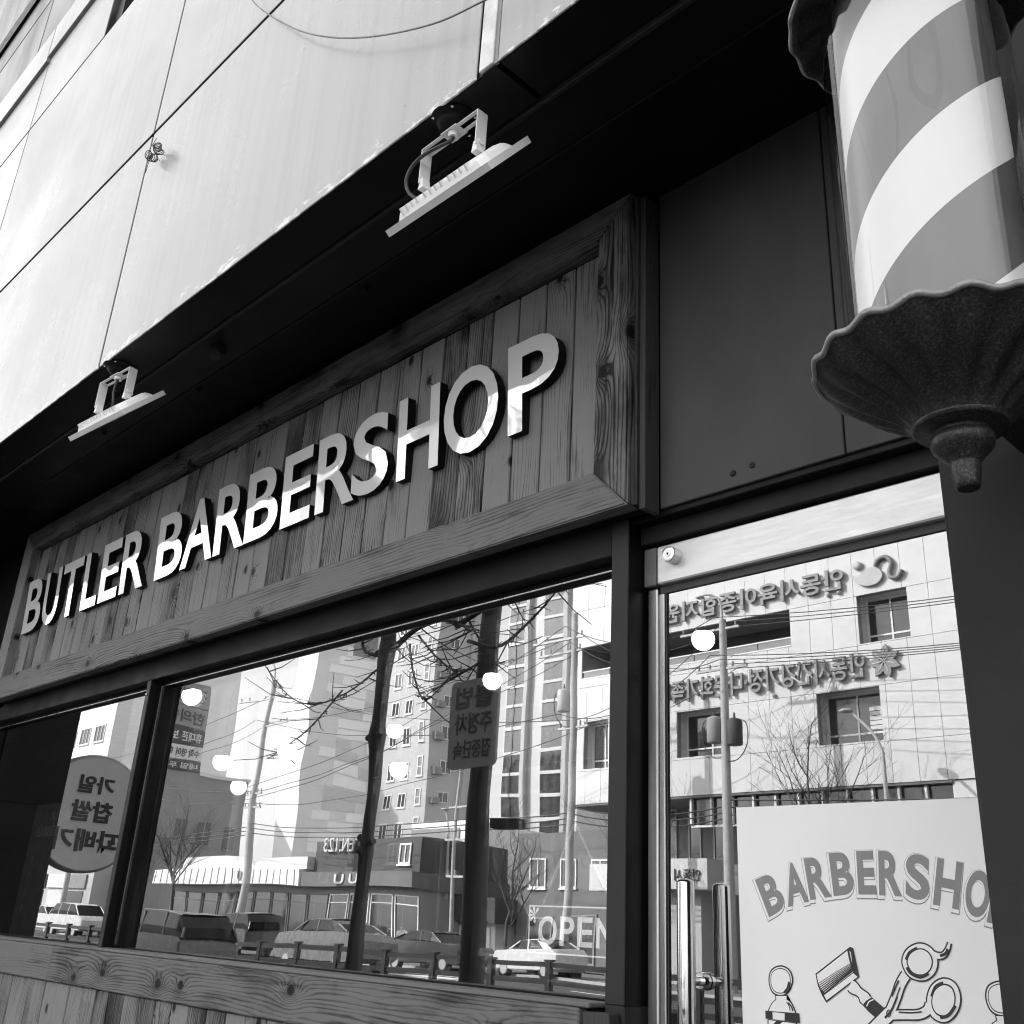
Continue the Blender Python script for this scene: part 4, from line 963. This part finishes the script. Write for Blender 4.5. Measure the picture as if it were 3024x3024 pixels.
for p in ((-18.2, 13.80), (-17.75, 13.82), (-20.7, 10.3)):
    MB().lathe([(.06, 0), (.09, .04), (.06, .12), (0, .14)], (p[0], YW, p[1]), 12, 'y').build('spotlight', M_galv, civ)

# ---- other buildings
def rows(o, yf, x0, dx, nx, z0, dz, nz, mesh, name='window'):
    for j in range(nz):
        for i in range(nx): shared(name, mesh, o, (x0+i*dx, yf, z0+j*dz))
# cream apartment tower: sunlit front with paired windows, shaded side wall
ya = 4.15-60; xa = -71.9
ap = block('apartment_block', 'tall cream apartment tower with paired white framed windows', -79.6, xa, ya, 46, M_cream, 7.6)
wm = window_mesh(1.25, 1.5, None, 2, None, .12)
rows(ap, ya, -78.3, 2.3, 2, 3.0, 2.78, 14, wm)
wm3 = window_mesh(.8, 1.7, (M_wframe, M_midgrey), 1, .8, .12); rows(ap, ya, -73.4, 2, 1, 3.2, 2.78, 14, wm3)
def side_window(w, h, mats=(M_wframe, M_winglass)):
    return MB().slot(1).box(0, .02, 0, w, 0, h).slot(0).box(.02, .07, 0, .09, 0, h).box(.02, .07, w-.09, w, 0, h).box(.02, .07, .09, w-.09, 0, .09).box(.02, .07, .09, w-.09, h-.09, h).box(.02, .06, w/2-.04, w/2+.04, .09, h-.09).mesh('window', Vector((0, 0, 0)), mats)
sw1 = side_window(1.3, 1.1); sw2 = side_window(1.5, .7); acm = MB().box(0, .45, 0, .9, 0, .6).box(.45, .47, .1, .8, .06, .54).mesh('air_conditioner', Vector((0, 0, 0)), (M_midgrey,))
for j in range(14):
    shared('window', sw1, ap, (xa, ya-2.6, 3.6+2.78*j)); shared('window', sw2, ap, (xa, ya-6.6, 4.4+2.78*j)); shared('air_conditioner', acm, ap, (xa, ya-1.3, 3.4+2.78*j))
MB().box(xa, xa+.3, ya-4.4, ya-4.0, 0, 46).build('pilaster', M_cream, ap)
# banded apartment slab far behind: narrow sunlit front, wide shaded end wall with staggered bands
yb = 4.15-90; xb = -138.0
ab = block('apartment_block', 'far apartment slab with pale staggered bands on its end wall', xb-6, xb, yb, 62, paint('slab_render', .72, .8, .04, .3), 17)
random.seed(3)
for j in range(26):
    z_ = 6+j*1.75
    if z_ > 46: continue
    y__ = yb-2.5-random.choice((0, 1.5, 3))
    while y__ > yb-16:
        w_ = random.choice((3, 4.5, 6)); MB().box(xb, xb+.12, max(y__-w_, yb-16.8), y__, z_, z_+1.5).build('pale_band', paint('slab_band', .9, .7, .02) if random.random() < .7 else M_beige, ab); y__ -= w_+random.choice((0, 0, 3, 5))
MB().box(xb, xb+.2, yb-11, yb-6.5, 43, 48).build('number_panel', M_midgrey, ab)
# high-rise with dark window stacks
r0, r1 = (-83.088,-75.850,13.519), (-72.214,-75.850,13.103); yc = r0[1]
hr = block('high_rise', 'slender high rise with dark vertical window stacks', r0[0], r1[0], yc, 75, M_beige, 14)
for (x0, x1) in ((-81.6, -80.2), (-77.5, -74.3), (r0[0]+.3, r0[0]+1.6)):
    s_ = part('window_stack', hr); MB().box(x0, x1, yc, yc+.1, 8, 74).build('glazing', M_winglass, s_)
    sl = MB()
    for j in range(28): sl.box(x0, x1, yc+.1, yc+.25, 8+j*2.35, 8.35+j*2.35)
    sl.build('spandrel', M_beige, s_)
MB().box(-74.2, -73.6, yc, yc+.6, 0, 75).build('fin', M_cream, hr); MB().box(-79.9, -79.4, yc, yc+.6, 0, 75).build('fin', M_cream, hr)
# grey block with banners, tower part and lower wing
xg = -76.7; f_ = 4.15
gb = thing('commercial_building', 'slate grey building with stacked banners on its tall part and a lower wing', 'building', (-84, f_-41, 0))
MB().box(-82.6, xg, f_-40.5, f_-36.6, 0, 18.8).build('tower', M_midgrey, gb); MB().box(-84, xg-.05, f_-45.1, f_-40.5, 0, 11.9).build('wing', M_midgrey, gb)
MB().box(-84, xg+.06, f_-45.2, f_-40.51, 11.75, 12.0).build('coping', M_pale, gb)
for yy_, z_ in ((f_-39.6, 6.6), (f_-41.6, 6.4), (f_-43.9, 6.2)):
    w_ = part('window', gb, (xg, yy_, z_)); MB().box(xg, xg+.04, yy_-.5, yy_+.5, z_, z_+1.7).build('pane', M_winglass, w_); MB().box(xg+.04, xg+.09, yy_-.04, yy_+.04, z_, z_+1.7).box(xg, xg+.1, yy_-.56, yy_+.56, z_-.1, z_).build('frame', M_midgrey, w_)
for (z_, h_, tx, mt, mt2) in ((16.9, 1.8, '정형외과', M_midgrey, M_charcoal), (15.2, 1.6, '한의원', M_midgrey, M_charcoal), (13.9, 1.2, '휴대폰 보험', M_charcoal, M_pale), (12.75, 1.05, '수학 영어 학원', M_pale, M_charcoal), (11.9, .75, '네일 두피', M_charcoal, M_pale)):
    bn = part('banner', gb); MB().box(xg+.02, xg+.14, f_-40.45, f_-36.7, z_, z_+h_).build('banner_face', mt, bn)
    text_obj('banner_lettering', bn, tx, mt2, box=(3.3, h_*.62), extrude=.03, offset=.02, face='+x', origin=(xg+.15, f_-40.2, z_+h_*.18))
# low corner shops
ys = 4.15-34
sh = thing('corner_store', 'low corner shop with a long pale fascia and glazed front', 'building', (-54, ys, 0))
MB().box(-66, -41, ys-9, ys-.3, -.1, 3.3).build('shop_body', M_midgrey, sh)
MB().box(-67, -50.4, ys-6, ys+.5, 3.22, 4.08).build('fascia', paint('white_fascia', .8, .5, .03), sh); MB().box(-50.3, -40.8, ys-6, ys+.4, 3.22, 3.95).build('fascia', M_slate, sh)
MB().box(-64, -50.2, ys-6, ys+.2, 4.10, 4.75).build('roof_sign', M_pale, sh); MB().box(-50.1, -41.0, ys-6, ys-.2, 3.97, 5.6).build('roof_storey', M_charcoal, sh)
text_obj('sign_lettering', sh, 'U', paint('fascia_lettering', .15, .5), box=(None, .5), extrude=.04, offset=.02, face='+y', origin=(-56.6, ys+.52, 3.40))
for k in range(22): MB().box(-66.8+k*.76, -66.74+k*.76, ys+.5, ys+.53, 3.24, 4.06).build('fascia_joint', M_midgrey, sh)
text_obj('roof_lettering', sh, 'EN.123', M_pale, box=(2.6, .8), extrude=.1, face='+y', origin=(-46.6, ys-.1, 5.0))
text_obj('sign_lettering', sh, 'U U', M_pale, box=(2.2, .5), extrude=.04, offset=.02, face='+y', origin=(-45.2, ys+.42, 3.34))
for k in range(13):
    x0 = -65.6+k*1.9; m_ = window_mesh(1.75, 2.5, (M_wframe if k > 8 else M_slate, M_winglass), 1, 2.05, .06, False) if k in (0, 9) else m_
    shared('window', m_, sh, (x0, ys-.3, .35))
shared('window', window_mesh(.9, 1.0, None, 2, None, .1), sh, (-42.6, ys-.2, 4.3))
# white blank warehouse
wh = block('warehouse', 'plain white windowless building behind the corner store', -49.0, -43.2, 4.15-40, 7.1, paint('warehouse_white', .8, .7, .03, .5), 10)
MB().box(-48.9, -44.6, 4.15-40, 4.25-40, 5.9, 6.7).build('vent_panel', M_midgrey, wh)
wr = block('snack_kiosk', 'low dark roofed kiosk with lit white shutters', -43.6, -38.6, 4.15-37, 2.0, M_pale, 4, 'kiosk')
MB().box(-44.4, -38.2, -37.1, -32.4, 2.0, 3.15).build('roof', M_charcoal, wr)
for k in range(4): MB().box(-43.4+k*1.2, -42.5+k*1.2, 4.16-37, 4.22-37, .2, 1.8).build('shutter', paint('warehouse_white', .8), wr)
# dark low houses and shops towards the civic building
dh = block('terrace_house', 'dark two storey house beside the civic building', -38.2, -31.6, 4.15-38, 6.2, M_slate, 9)
rows(dh, 4.15-38, -37.4, 2.1, 3, 3.7, 3, 1, window_mesh(1.1, 1.3, None, 2)); rows(dh, 4.15-38, -37.4, 2.9, 2, .2, 3, 1, window_mesh(1.8, 2.2, (M_midgrey, M_winglass), 2, None, .08, False))
# street to the far left (seen in the narrow window)
yl = 4.15-40
lw = block('white_office', 'white office block with ribbon windows far down the street', -112, -93.5, yl, 26, paint('warehouse_white', .8), 12)
rows(lw, yl, -110, 3.2, 5, 7.5, 4.2, 4, window_mesh(2.2, 1.6, None, 3, None, .1))
tag(text_obj('lettering', lw, '창', M_charcoal, box=(None, 2.0), extrude=.1, face='+y', origin=(-97.0, yl+.12, 11.5)), 'dark lettering')
l2 = block('shop_row', 'row of small shops with dark signs far down the street', -126, -80, 4.15-35, 4.6, M_cream, 8)
for k in range(12):
    x0 = -125+k*3.7; MB().box(x0, x0+3.3, -30.85, -30.7, 2.9, 3.9).build('shop_fascia', (M_charcoal, M_pale, M_midgrey)[k % 3], l2); MB().box(x0+.2, x0+3.0, -30.85, -30.80, .1, 2.7).build('shop_glazing', M_winglass if k % 2 else M_pale, l2)
l3 = block('brick_house', 'grey brick house further down the street', -150, -113, 4.15-44, 12, M_brick, 10)
rows(l3, 4.15-44, -147, 4.2, 8, 4.5, 3.6, 2, window_mesh(1.8, 1.6, None, 2))
fb = block('background_housing', 'pale housing block closing the street on the left', -230, -160, 4.15-60, 30, M_pale, 20)
rows(fb, 4.15-60, -226, 5, 13, 4, 3.2, 8, window_mesh(2.6, 1.5, (M_wframe, M_winglass), 2))
# unseen blocks on our own side, added to keep the near footway in shade
nl = block('shading_block', 'plain unseen block left of the shop, added to shade the footway', -44, -14.9, 12, 9.6, M_mass, 10.4); nr = block('shading_block', 'plain unseen block right of the shop, added to shade the footway', 6.1, 30, 12, 9.6, M_mass, 10.6)

# ---- poles, wires
def utility_pole(base, h, r0_, r1_, label, arms=(), trafo=None, lamp=None, mt=M_conc, group='utility poles along the far kerb'):
    o = thing('utility_pole', label, 'pole', base, group); b = Vector(base)
    MB().tube([b, b+Vector((0, 0, h))], [r0_, r1_], 14).build('shaft', mt, o)
    for (z_, half, off) in arms:
        MB().box(b.x+off-half, b.x+off+half, b.y-.05, b.y+.05, z_-.04, z_+.04).build('cross_arm', M_galv, o)
        for k in (-.9, -.45, .45, .9): MB().lathe([(.035, 0), (.05, .06), (.03, .10), (.05, .15), (.02, .2)], (b.x+off+k*half, b.y, z_+.04), 8).build('insulator', M_midgrey, o)
    if trafo:
        for (dx, z_, mt_) in trafo:
            c = (b.x+dx, b.y+.05, z_)
            MB().lathe([(.26, 0), (.28, .04), (.28, .82), (.24, .9), (.1, .95), (0, .95)], c, 20).build('transformer', mt_, o)
            MB().tube([(c[0], c[1], z_+.95), (c[0], c[1], z_+1.15)], [.05, .03], 8).build('bushing', M_charcoal, o)
            s_ = 1 if dx > 0 else -1
            MB().tube(spline([(c[0]+s_*.2, c[1], z_+.9), (c[0]+s_*.5, c[1], z_+.7), (c[0]+s_*.5, c[1], z_), (c[0]+s_*.1, c[1], z_-.5), (b.x, b.y+.1, z_-.55)], 6), .02, 6).build('lead', M_charcoal, o)
    if lamp:
        MB().tube(spline([b+Vector((0, 0, h)), b+Vector((lamp*.1, 0, h+.7)), b+Vector((lamp*.5, 0, h+1.05)), b+Vector((lamp, 0, h+1.1))], 5), .04, 8).build('arm', mt, o)
        MB().lathe([(.05, 0), (.16, -.05), (.17, -.1), (0, -.16)], b+Vector((lamp*1.1, 0, h+1.12)), 12).build('lamp_head', M_galv, o)
    return o
pA = (-20.95, 4.15-31, 0); pB = (-27.4, 4.15-30, 0); pC = (-50.2, 4.15-30, 0)
utility_pole(pA, 12.6, .20, .13, 'concrete utility pole with two transformers before the civic building', ((12.25, 1.3, -.6), (10.75, 1.1, -.1)), ((-.42, 8.1, M_midgrey), (.42, 7.95, M_charcoal)), -.9)
utility_pole(pB, 13.6, .19, .13, 'concrete utility pole left of the civic building with angled cross arms', ((12.6, 1.4, -.9), (12.1, 1.2, -.8), (9.0, .8, .0)), ((-.45, 9.6, M_galv),))
utility_pole(pC, 14.0, .22, .14, 'tall utility pole with curved lamp arm against the open sky', ((13.0, 1.9, -1.6), (11.2, 1.4, 1.0), (7.6, .8, 0), (6.9, .8, 0)), None, -1.0)
utility_pole((-34.9, 4.15-31, 0), 9.5, .10, .07, 'thin pale pole with short arms between the houses', ((6.4, 1.3, .8), (5.0, 1.1, .5), (3.6, 1.0, .6)), None, .6)
utility_pole((-75.0, 4.15-31, 0), 11.5, .2, .13, 'utility pole far down the street', ((11, 1.2, 0), (10, 1, 0)))
def street_lamp(base, h, reach, label):
    o = thing('street_lamp', label, 'street lamp', base, 'street lamps on the far footway'); b = Vector(base)
    MB().tube([b, b+Vector((0, 0, h))], [.10, .065], 12).build('shaft', M_galv, o)
    MB().tube(spline([b+Vector((0, 0, h)), b+Vector((reach*.25, 0, h+.6)), b+Vector((reach*.9, 0, h+1.35))], 6), .05, 8).build('arm', M_galv, o)
    c = b+Vector((reach*1.1, 0, h+1.45)); MB().lathe([(0, .07), (.18, .05), (.26, 0), (.22, -.05), (0, -.08)], c, 16).build('lamp_head', M_galv, o); return o
street_lamp((-15.42, 4.15-31.6, 0), 7.4, -1.05, 'single arm street lamp before the pale panelled wall')
street_lamp((-41.0, 4.15-36, 2.9), 2.8, -.4, 'short street lamp before the white warehouse')
wires = []
def wire(a, b, sag, r=.012, n=14):
    a, b = Vector(a), Vector(b); return [a.lerp(b, i/n)-Vector((0, 0, sag*4*(i/n)*(1-i/n))) for i in range(n+1)]
wo = thing('overhead_wires', 'dark overhead wires strung between the utility poles', 'wires', (-40, -27, 0))
tops = [((-75, -26.85), (10.2, 11.2)), ((-50.2, -25.85), (7.2, 7.8, 11.4, 13.2)), ((-27.4, -25.85), (9.2, 12.3, 12.8)), ((-20.95, -26.85), (10.95, 12.45)), ((6, -26.5), (10.5, 12))]
for (a, za), (b, zb) in zip(tops[:-1], tops[1:]):
    for k in range(7):
        z0_, z1_ = za[k % len(za)]+.02*k, zb[k % len(zb)]+.02*k; o_ = (k-3)*.28
        MB().tube(wire((a[0], a[1]+o_, z0_), (b[0], b[1]+o_, z1_), .5+.07*k), .016, 5).build('wire', M_charcoal, wo)
    for k in range(3): MB().tube(wire((a[0], a[1], 5.6+.25*k), (b[0], b[1], 5.5+.2*k), .35), .025, 5).build('wire', M_charcoal, wo)
# near kerb: sign post and pollarded tree
np_ = thing('sign_post', 'thick dark post with a rounded parking notice at the near kerb', 'sign post', (-8.65, -3.85, 0))
MB().tube([(-8.65, -3.85, 0), (-8.65, -3.85, 9)], [.13, .125], 20).build('shaft', paint('dark_post_paint', .035, .6, .3, 6, bump=.2), np_)
nb_ = part('notice', np_)
bw0, bw1, bz0, bz1 = -8.98, -8.18, 3.10, 4.06
def rrect(x0, x1, z0, z1, r, y):
    out = []
    for cx_, cz_, a0 in ((x1-r, z1-r, 0), (x0+r, z1-r, 90), (x0+r, z0+r, 180), (x1-r, z0+r, 270)):
        for k in range(6): a_ = R(a0+k*18); out.append((cx_+r*math.cos(a_), y, cz_+r*math.sin(a_)))
    return out
MB().prism(rrect(bw0, bw1, bz0, bz1, .07, -3.64), (0, .03, 0)).build('notice_plate', paint('notice_yellow', .32, .6, .05), nb_)
for tx, h_, z_ in (('불법', .26, 3.72), ('주정차', .22, 3.45), ('집중단속', .19, 3.2)):
    text_obj('notice_lettering', nb_, tx, M_charcoal, box=(.62, h_), extrude=.003, offset=.02, face='+y', origin=(-8.27, -3.607, z_))
MB().box(-8.40, -8.0, -3.9, -3.8, 2.45, 2.55).build('stay', M_charcoal, np_)

def grow(mb, p, d, L_, r, lvl, rng, droop=0, up_=0, twig=.5):
    n = 5; pts = [p]; rad = [r]
    for i in range(n):
        d = (d+Vector((rng.uniform(-.16, .16), rng.uniform(-.16, .16), rng.uniform(-.12, .12)-droop+up_))).normalized()
        p = p+d*L_/n; pts.append(p); rad.append(max(.004, r*(1-.75*(i+1)/n)))
    mb.tube(pts, rad, 5 if lvl else 7, False)
    if lvl <= 0: return
    for i in range(1, n+1):
        for _ in range(2 if rng.random() < twig else 1):
            a = rng.uniform(0, 6.28); o_ = Vector((math.cos(a), math.sin(a), rng.uniform(-.1, .5)))
            grow(mb, pts[i], (d*.8+o_*.9).normalized(), L_*rng.uniform(.32, .6), rad[i]*.6, lvl-1, rng, droop, up_, twig)
def bare_tree(base, h, r, label, seed, spread=1.0, group='bare trees on the far footway'):
    rng = random.Random(seed); o = thing('bare_tree', label, 'tree', base, group); b = Vector(base)
    pts = [b+Vector((rng.uniform(-.05, .05)*i, rng.uniform(-.05, .05)*i, h*.45*i/4)) for i in range(5)]
    MB().tube(pts, [r*(1-.1*i) for i in range(5)], 9).build('trunk', M_bark, o)
    cr = MB()
    for k in range(6):
        a = k*1.05+rng.uniform(-.2, .2); grow(cr, pts[-1]-Vector((0, 0, .15*k)), Vector((math.cos(a)*spread*.6, math.sin(a)*spread*.6, 1)).normalized(), h*.42, r*.45, 2, rng, 0, .05)
    grow(cr, pts[-1], Vector((0, 0, 1)), h*.5, r*.6, 2, rng, 0, .05); cr.build('crown', M_twig, o); return o
bare_tree((-17.6, 4.15-31.3, 0), 9.0, .09, 'bare young tree before the civic building right of the transformers', 11, .8)
bare_tree((-24.6, 4.15-31.0, 0), 7.0, .09, 'bare young tree at the civic building entrance', 12, .9)
bare_tree((-31.2, 4.15-30.5, 0), 5.8, .09, 'bare young tree left of the civic building', 13, 1.0)
bare_tree((-58.5, 4.15-30.5, 0), 8.0, .12, 'bare tree before the slate grey building', 14, 1.3)
bare_tree((-64.5, 4.15-31.0, 0), 6.5, .10, 'smaller bare tree left of the slate grey building', 15, 1.2)
bare_tree((-84, 4.15-30.5, 0), 6.0, .10, 'bare tree far down the street before the small shops', 16, 1.0)
# pollarded street tree, near kerb
pt = thing('street_tree', 'pollarded street tree with drooping bare boughs at the near kerb', 'tree', (-10.68, -3.85, 0)); rng = random.Random(5)
tb = Vector((-10.68, -3.85, 0)); zs_ = [0, .8, 1.9, 2.25, 2.4, 2.9, 3.45, 3.62, 3.8, 4.4, 4.75, 5.1, 6.2]; rs_ = [.12, .10, .086, .10, .082, .08, .084, .11, .09, .092, .115, .09, .07]
MB().tube([tb+Vector((.03*math.sin(z_*1.3), .02*math.cos(z_), z_)) for z_ in zs_], rs_, 12).build('trunk', M_bark, pt)
kn = MB()
for (z_, a) in ((2.3, 0), (2.35, 180), (2.2, 90), (3.6, 20), (3.55, 170), (4.78, 0), (4.7, 160)):
    e = Vector((math.cos(R(a)), math.sin(R(a)), .45)); p = tb+Vector((0, 0, z_)); kn.tube([p+e*.03, p+e*.10, p+e*.15], [.05, .042, .046], 8)
kn.build('pollard_stub', M_bark, pt)
bo = MB()
def bough(pts, r):
    P = [Vector(p) for p in spline(pts, 6)]; k = len(P); bo.tube(P, [max(.006, r*(1-.8*i/k)) for i in range(k)], 7)
    for i in range(2, k, 1):
        for _ in range(3):
            a = rng.uniform(0, 6.28); d = Vector((math.cos(a), math.sin(a)*.7, rng.uniform(-.6, .6))).normalized(); s_ = rng.uniform(.05, .14) if rng.random() < .72 else rng.uniform(.3, .9)
            bo.tube([P[i], P[i]+d*s_*.5+Vector((0, 0, -.06*s_)), P[i]+d*s_], [.009, .007, .004], 4, False)
y_ = -3.85
bough([(-10.65, y_, 4.72), (-10.2, y_+.1, 4.86), (-9.7, y_+.2, 4.92), (-9.1, y_+.3, 4.85), (-8.6, y_+.35, 4.6)], .05)
bough([(-10.65, y_, 5.05), (-10.2, y_, 5.5), (-9.5, y_+.1, 5.62), (-9.0, y_+.2, 5.3), (-8.9, y_+.2, 4.9), (-8.5, y_+.2, 4.4)], .045)
bough([(-8.95, y_+.3, 4.75), (-8.3, y_+.3, 4.95), (-7.7, y_+.2, 5.5), (-7.3, y_+.1, 6.2)], .04); bough([(-8.7, y_+.3, 4.5), (-8.1, y_+.3, 4.35), (-7.5, y_+.3, 4.7), (-7.0, y_+.3, 5.2)], .025)
bough([(-7.8, y_+.2, 5.4), (-7.2, y_+.2, 5.5), (-6.6, y_+.2, 5.9)], .02); bough([(-7.6, y_+.2, 5.1), (-6.9, y_+.1, 5.2), (-6.4, y_, 5.5)], .015)
bough([(-10.72, y_, 4.6), (-11.3, y_+.1, 4.25), (-12.2, y_+.2, 4.2), (-13.2, y_+.3, 4.9), (-13.8, y_+.3, 5.6)], .014); bough([(-10.72, y_, 4.7), (-11.2, y_, 4.9), (-11.3, y_, 5.4), (-11.9, y_, 5.6)], .03)
bough([(-11.4, y_+.1, 4.3), (-12.2, y_+.1, 3.8), (-12.8, y_+.2, 3.5)], .014); bough([(-10.2, y_, 4.8), (-10.0, y_, 4.3), (-9.7, y_, 4.0), (-9.2, y_, 4.3)], .018); bough([(-9.9, y_+.1, 4.85), (-9.3, y_+.2, 4.4), (-8.9, y_+.2, 4.2), (-8.4, y_+.2, 4.3)], .016)
bo.build('crown', M_twig, pt)
t2 = thing('street_tree', 'second pollarded street tree further down the near kerb', 'tree', (-23, -3.6, 0)); bo = MB()
MB().tube([(-23, -3.6, 0), (-23, -3.6, 2.5), (-22.9, -3.6, 5.5)], [.17, .13, .10], 10).build('trunk', M_bark, t2)
bough([(-22.95, -3.6, 3.6), (-22.2, -3.5, 4.3), (-21.4, -3.4, 5.0), (-20.4, -3.3, 5.6)], .03); bough([(-22.95, -3.6, 4.2), (-23.8, -3.4, 4.9), (-24.8, -3.3, 5.1)], .04); bough([(-22.3, -3.5, 4.2), (-21.4, -3.5, 4.2), (-20.5, -3.4, 4.6)], .03); bough([(-22.95, -3.6, 4.8), (-22.3, -3.7, 5.5), (-21.2, -3.8, 5.8)], .035)
bo.build('crown', M_twig, t2)

# ---- median railing
M_fence = paint('dark_railing_paint', .012, .5, .2, 4)
fn = thing('median_railing', 'long dark railing with square posts along the middle of the road', 'railing', (-40, -11.85, -.12))
pm = MB().box(-.075, .075, -.06, .06, 0, 1.02, .01).box(-.10, .10, -.08, .08, 1.02, 1.06).mesh('post', Vector((0, 0, 0)), (M_fence,))
for k in range(44): shared('post', pm, fn, (-78+k*1.75, -11.85, -.12))
for z_ in (.28, .52, .84): MB().box(-80, 2, -11.88, -11.82, z_-.05, z_+.05).build('rail', M_fence, fn)

# ---- cars
def car(loc, label, mt, L_=4.4, H_=1.5, W_=1.78, kind='sedan', flip=False, group='cars on the road'):
    o = thing('car', label, 'car', loc, group); b = Vector(loc); s_ = -1 if flip else 1
    if kind == 'sedan':
        low = [(-.5, .28), (-.495, .55), (-.46, .68), (-.22, .735), (.30, .76), (.44, .74), (.495, .62), (.5, .30), (.44, .20), (-.44, .20)]
        cab = [(-.26, .73), (-.12, .96), (-.02, 1.0), (.14, .985), (.26, .90), (.38, .75)]
    else:
        low = [(-.5, .28), (-.495, .52), (-.44, .62), (-.30, .66), (.44, .66), (.495, .60), (.5, .30), (.44, .2), (-.44, .2)]
        cab = [(-.34, .65), (-.18, .94), (-.08, .985), (.20, 1.0), (.40, .97), (.485, .80), (.495, .65)]
    def P(x, y, z): return (b.x+s_*x*L_, b.y+y*W_, b.z+z*H_)
    def loft(prof, ys_):
        mb = MB(); n = len(prof); vs__ = []
        for (y, sc, dz) in ys_:
            for (x, z) in prof: vs__.append(P(x*sc, y, z+dz*(z-.6)))
        fs_ = [(i*n+j, i*n+(j+1) % n, (i+1)*n+(j+1) % n, (i+1)*n+j) for i in range(len(ys_)-1) for j in range(n)]
        fs_ += [tuple(range(n))[::-1], tuple(range((len(ys_)-1)*n, len(ys_)*n))]; mb.add(vs__, fs_); return mb
    loft(low, [(-.5, .965, -.06), (-.46, .99, 0), (0, 1, .02), (.46, .99, 0), (.5, .965, -.06)]).build('body', mt, o)
    loft(cab, [(-.45, 1, -.55), (-.40, .97, 0), (0, .97, .005), (.40, .97, 0), (.45, 1, -.55)]).build('glazing', paint('car_glass', .008, .15, .3, 2, spec=.15), o)
    tp = [(x, z) for x, z in cab if z > .93]
    rf = MB(); n_ = len(tp); lay = []
    for (y, dz_) in ((-.405, -.03), (-.36, .012), (0, .022), (.36, .012), (.405, -.03)): lay += [P(x*.985, y, z+dz_) for x, z in tp]
    rf.add(lay, [(i*n_+j, i*n_+j+1, (i+1)*n_+j+1, (i+1)*n_+j) for i in range(4) for j in range(n_-1)]); rf.build('roof', mt, o)
    pl_ = [(cab[0], cab[1]), (cab[-1], cab[-2])] + ([((.02, .70), (.02, .98))] if kind == 'sedan' else [((-.02, .66), (-.02, .97)), ((.24, .66), (.24, .98))])
    for (lo_p, hi_p) in pl_:
        for sy in (-1, 1): MB().tube([P(lo_p[0], sy*.452, lo_p[1]), P(hi_p[0]*.98, sy*.405, hi_p[1])], .035, 6).build('pillar', mt, o)
    for wx in (-.31, .31):
        for sy in (-1, 1):
            w_ = part('wheel', o, P(wx, sy*.44, 0)); c = P(wx, sy*.44, 0); c = (c[0], c[1], b.z+.31)
            MB().lathe([(.31, -.1), (.31, .1), (.2, .11)], c, 18, 'y').build('tyre', M_rubber, w_); MB().lathe([(.19, -.112), (.19, .112)], c, 12, 'y').build('rim', M_galv, w_)
    for sy in (-1, 1):
        MB().add([P(-.498, sy*.30, .50), P(-.498, sy*.46, .52), P(-.47, sy*.48, .60), P(-.48, sy*.30, .585)], [(0, 1, 2, 3)]).build('headlight', M_wframe, o)
    return o
Mc_w = paint('white_car_paint', .6, .25, .02, 2, spec=.7); Mc_s = paint('silver_car_paint', .16, .25, .03, 2, metal=.3); Mc_d = paint('dark_car_paint', .06, .2, .1, 2, spec=.7); Mc_g = paint('grey_van_paint', .13, .25, .05, 2, spec=.6)
car((-26.6, 4.15-14.0, -.12), 'dark grey people carrier passing on the near lane', Mc_g, 4.0, 1.62, 1.7, 'van')
car((-33.4, 4.15-24, -.12), 'silver saloon car before the corner store', Mc_s, 5.2, 1.62, 1.85, 'sedan')
car((-32.3, 4.15-28, -.12), 'dark saloon car parked by the dark house', Mc_d, 4.6, 1.5, 1.8, 'sedan', True)
car((-27.9, 4.15-29.2, -.12), 'white saloon car before the civic building', Mc_w, 3.5, 1.45, 1.8, 'sedan')
car((-71.5, 4.15-29.0, -.12), 'white saloon car far down the street', Mc_w, 5.2, 1.62, 1.85, 'sedan', True)
car((-64.8, 4.15-28.0, -.12), 'white people carrier behind the white saloon far down the street', Mc_w, 5.0, 1.85, 1.85, 'van', True)
car((-52, 4.15-27.5, -.12), 'white saloon car parked under the pale fascia', Mc_w, 4.6, 1.5, 1.8, 'sedan')
car((-46, 4.15-27.5, -.12), 'dark people carrier parked under the pale fascia', Mc_d, 4.6, 1.75, 1.8, 'van')

# ---- round blade sign of the shop next door
rs = thing('blade_sign', 'round double sided sign with three lines of lettering on an arm left of the shop', 'sign', (-7.45, .95, 2.03))
RC = Vector((-7.45, 1.02, 2.03)); RR = .40
MB().lathe([(RR-.015, -.06), (RR, -.045), (RR, .045), (RR-.015, .06)], RC, 56, 'x').build('drum', paint('sign_drum', .35, .5, .1), rs)
MB().lathe([(RR-.02, 0), (RR-.02, .003)], RC+Vector((.0602, 0, 0)), 56, 'x').build('sign_face', paint('sign_face_cream', .7, .5, .05), rs)
for tx, h_, z_, w_ in (('가일', .12, .13, .26), ('찹쌀', .14, -.06, .30), ('꽈배기', .15, -.26, .46)):
    text_obj('lettering', rs, tx, M_charcoal, box=(w_, h_), extrude=.006, offset=.03, face='+x', origin=(RC.x+.0635, RC.y-w_/2, RC.z+z_))
MB().box(-7.47, -7.43, 1.28, 1.42, 2.0, 2.06).build('arm', M_charcoal, rs)
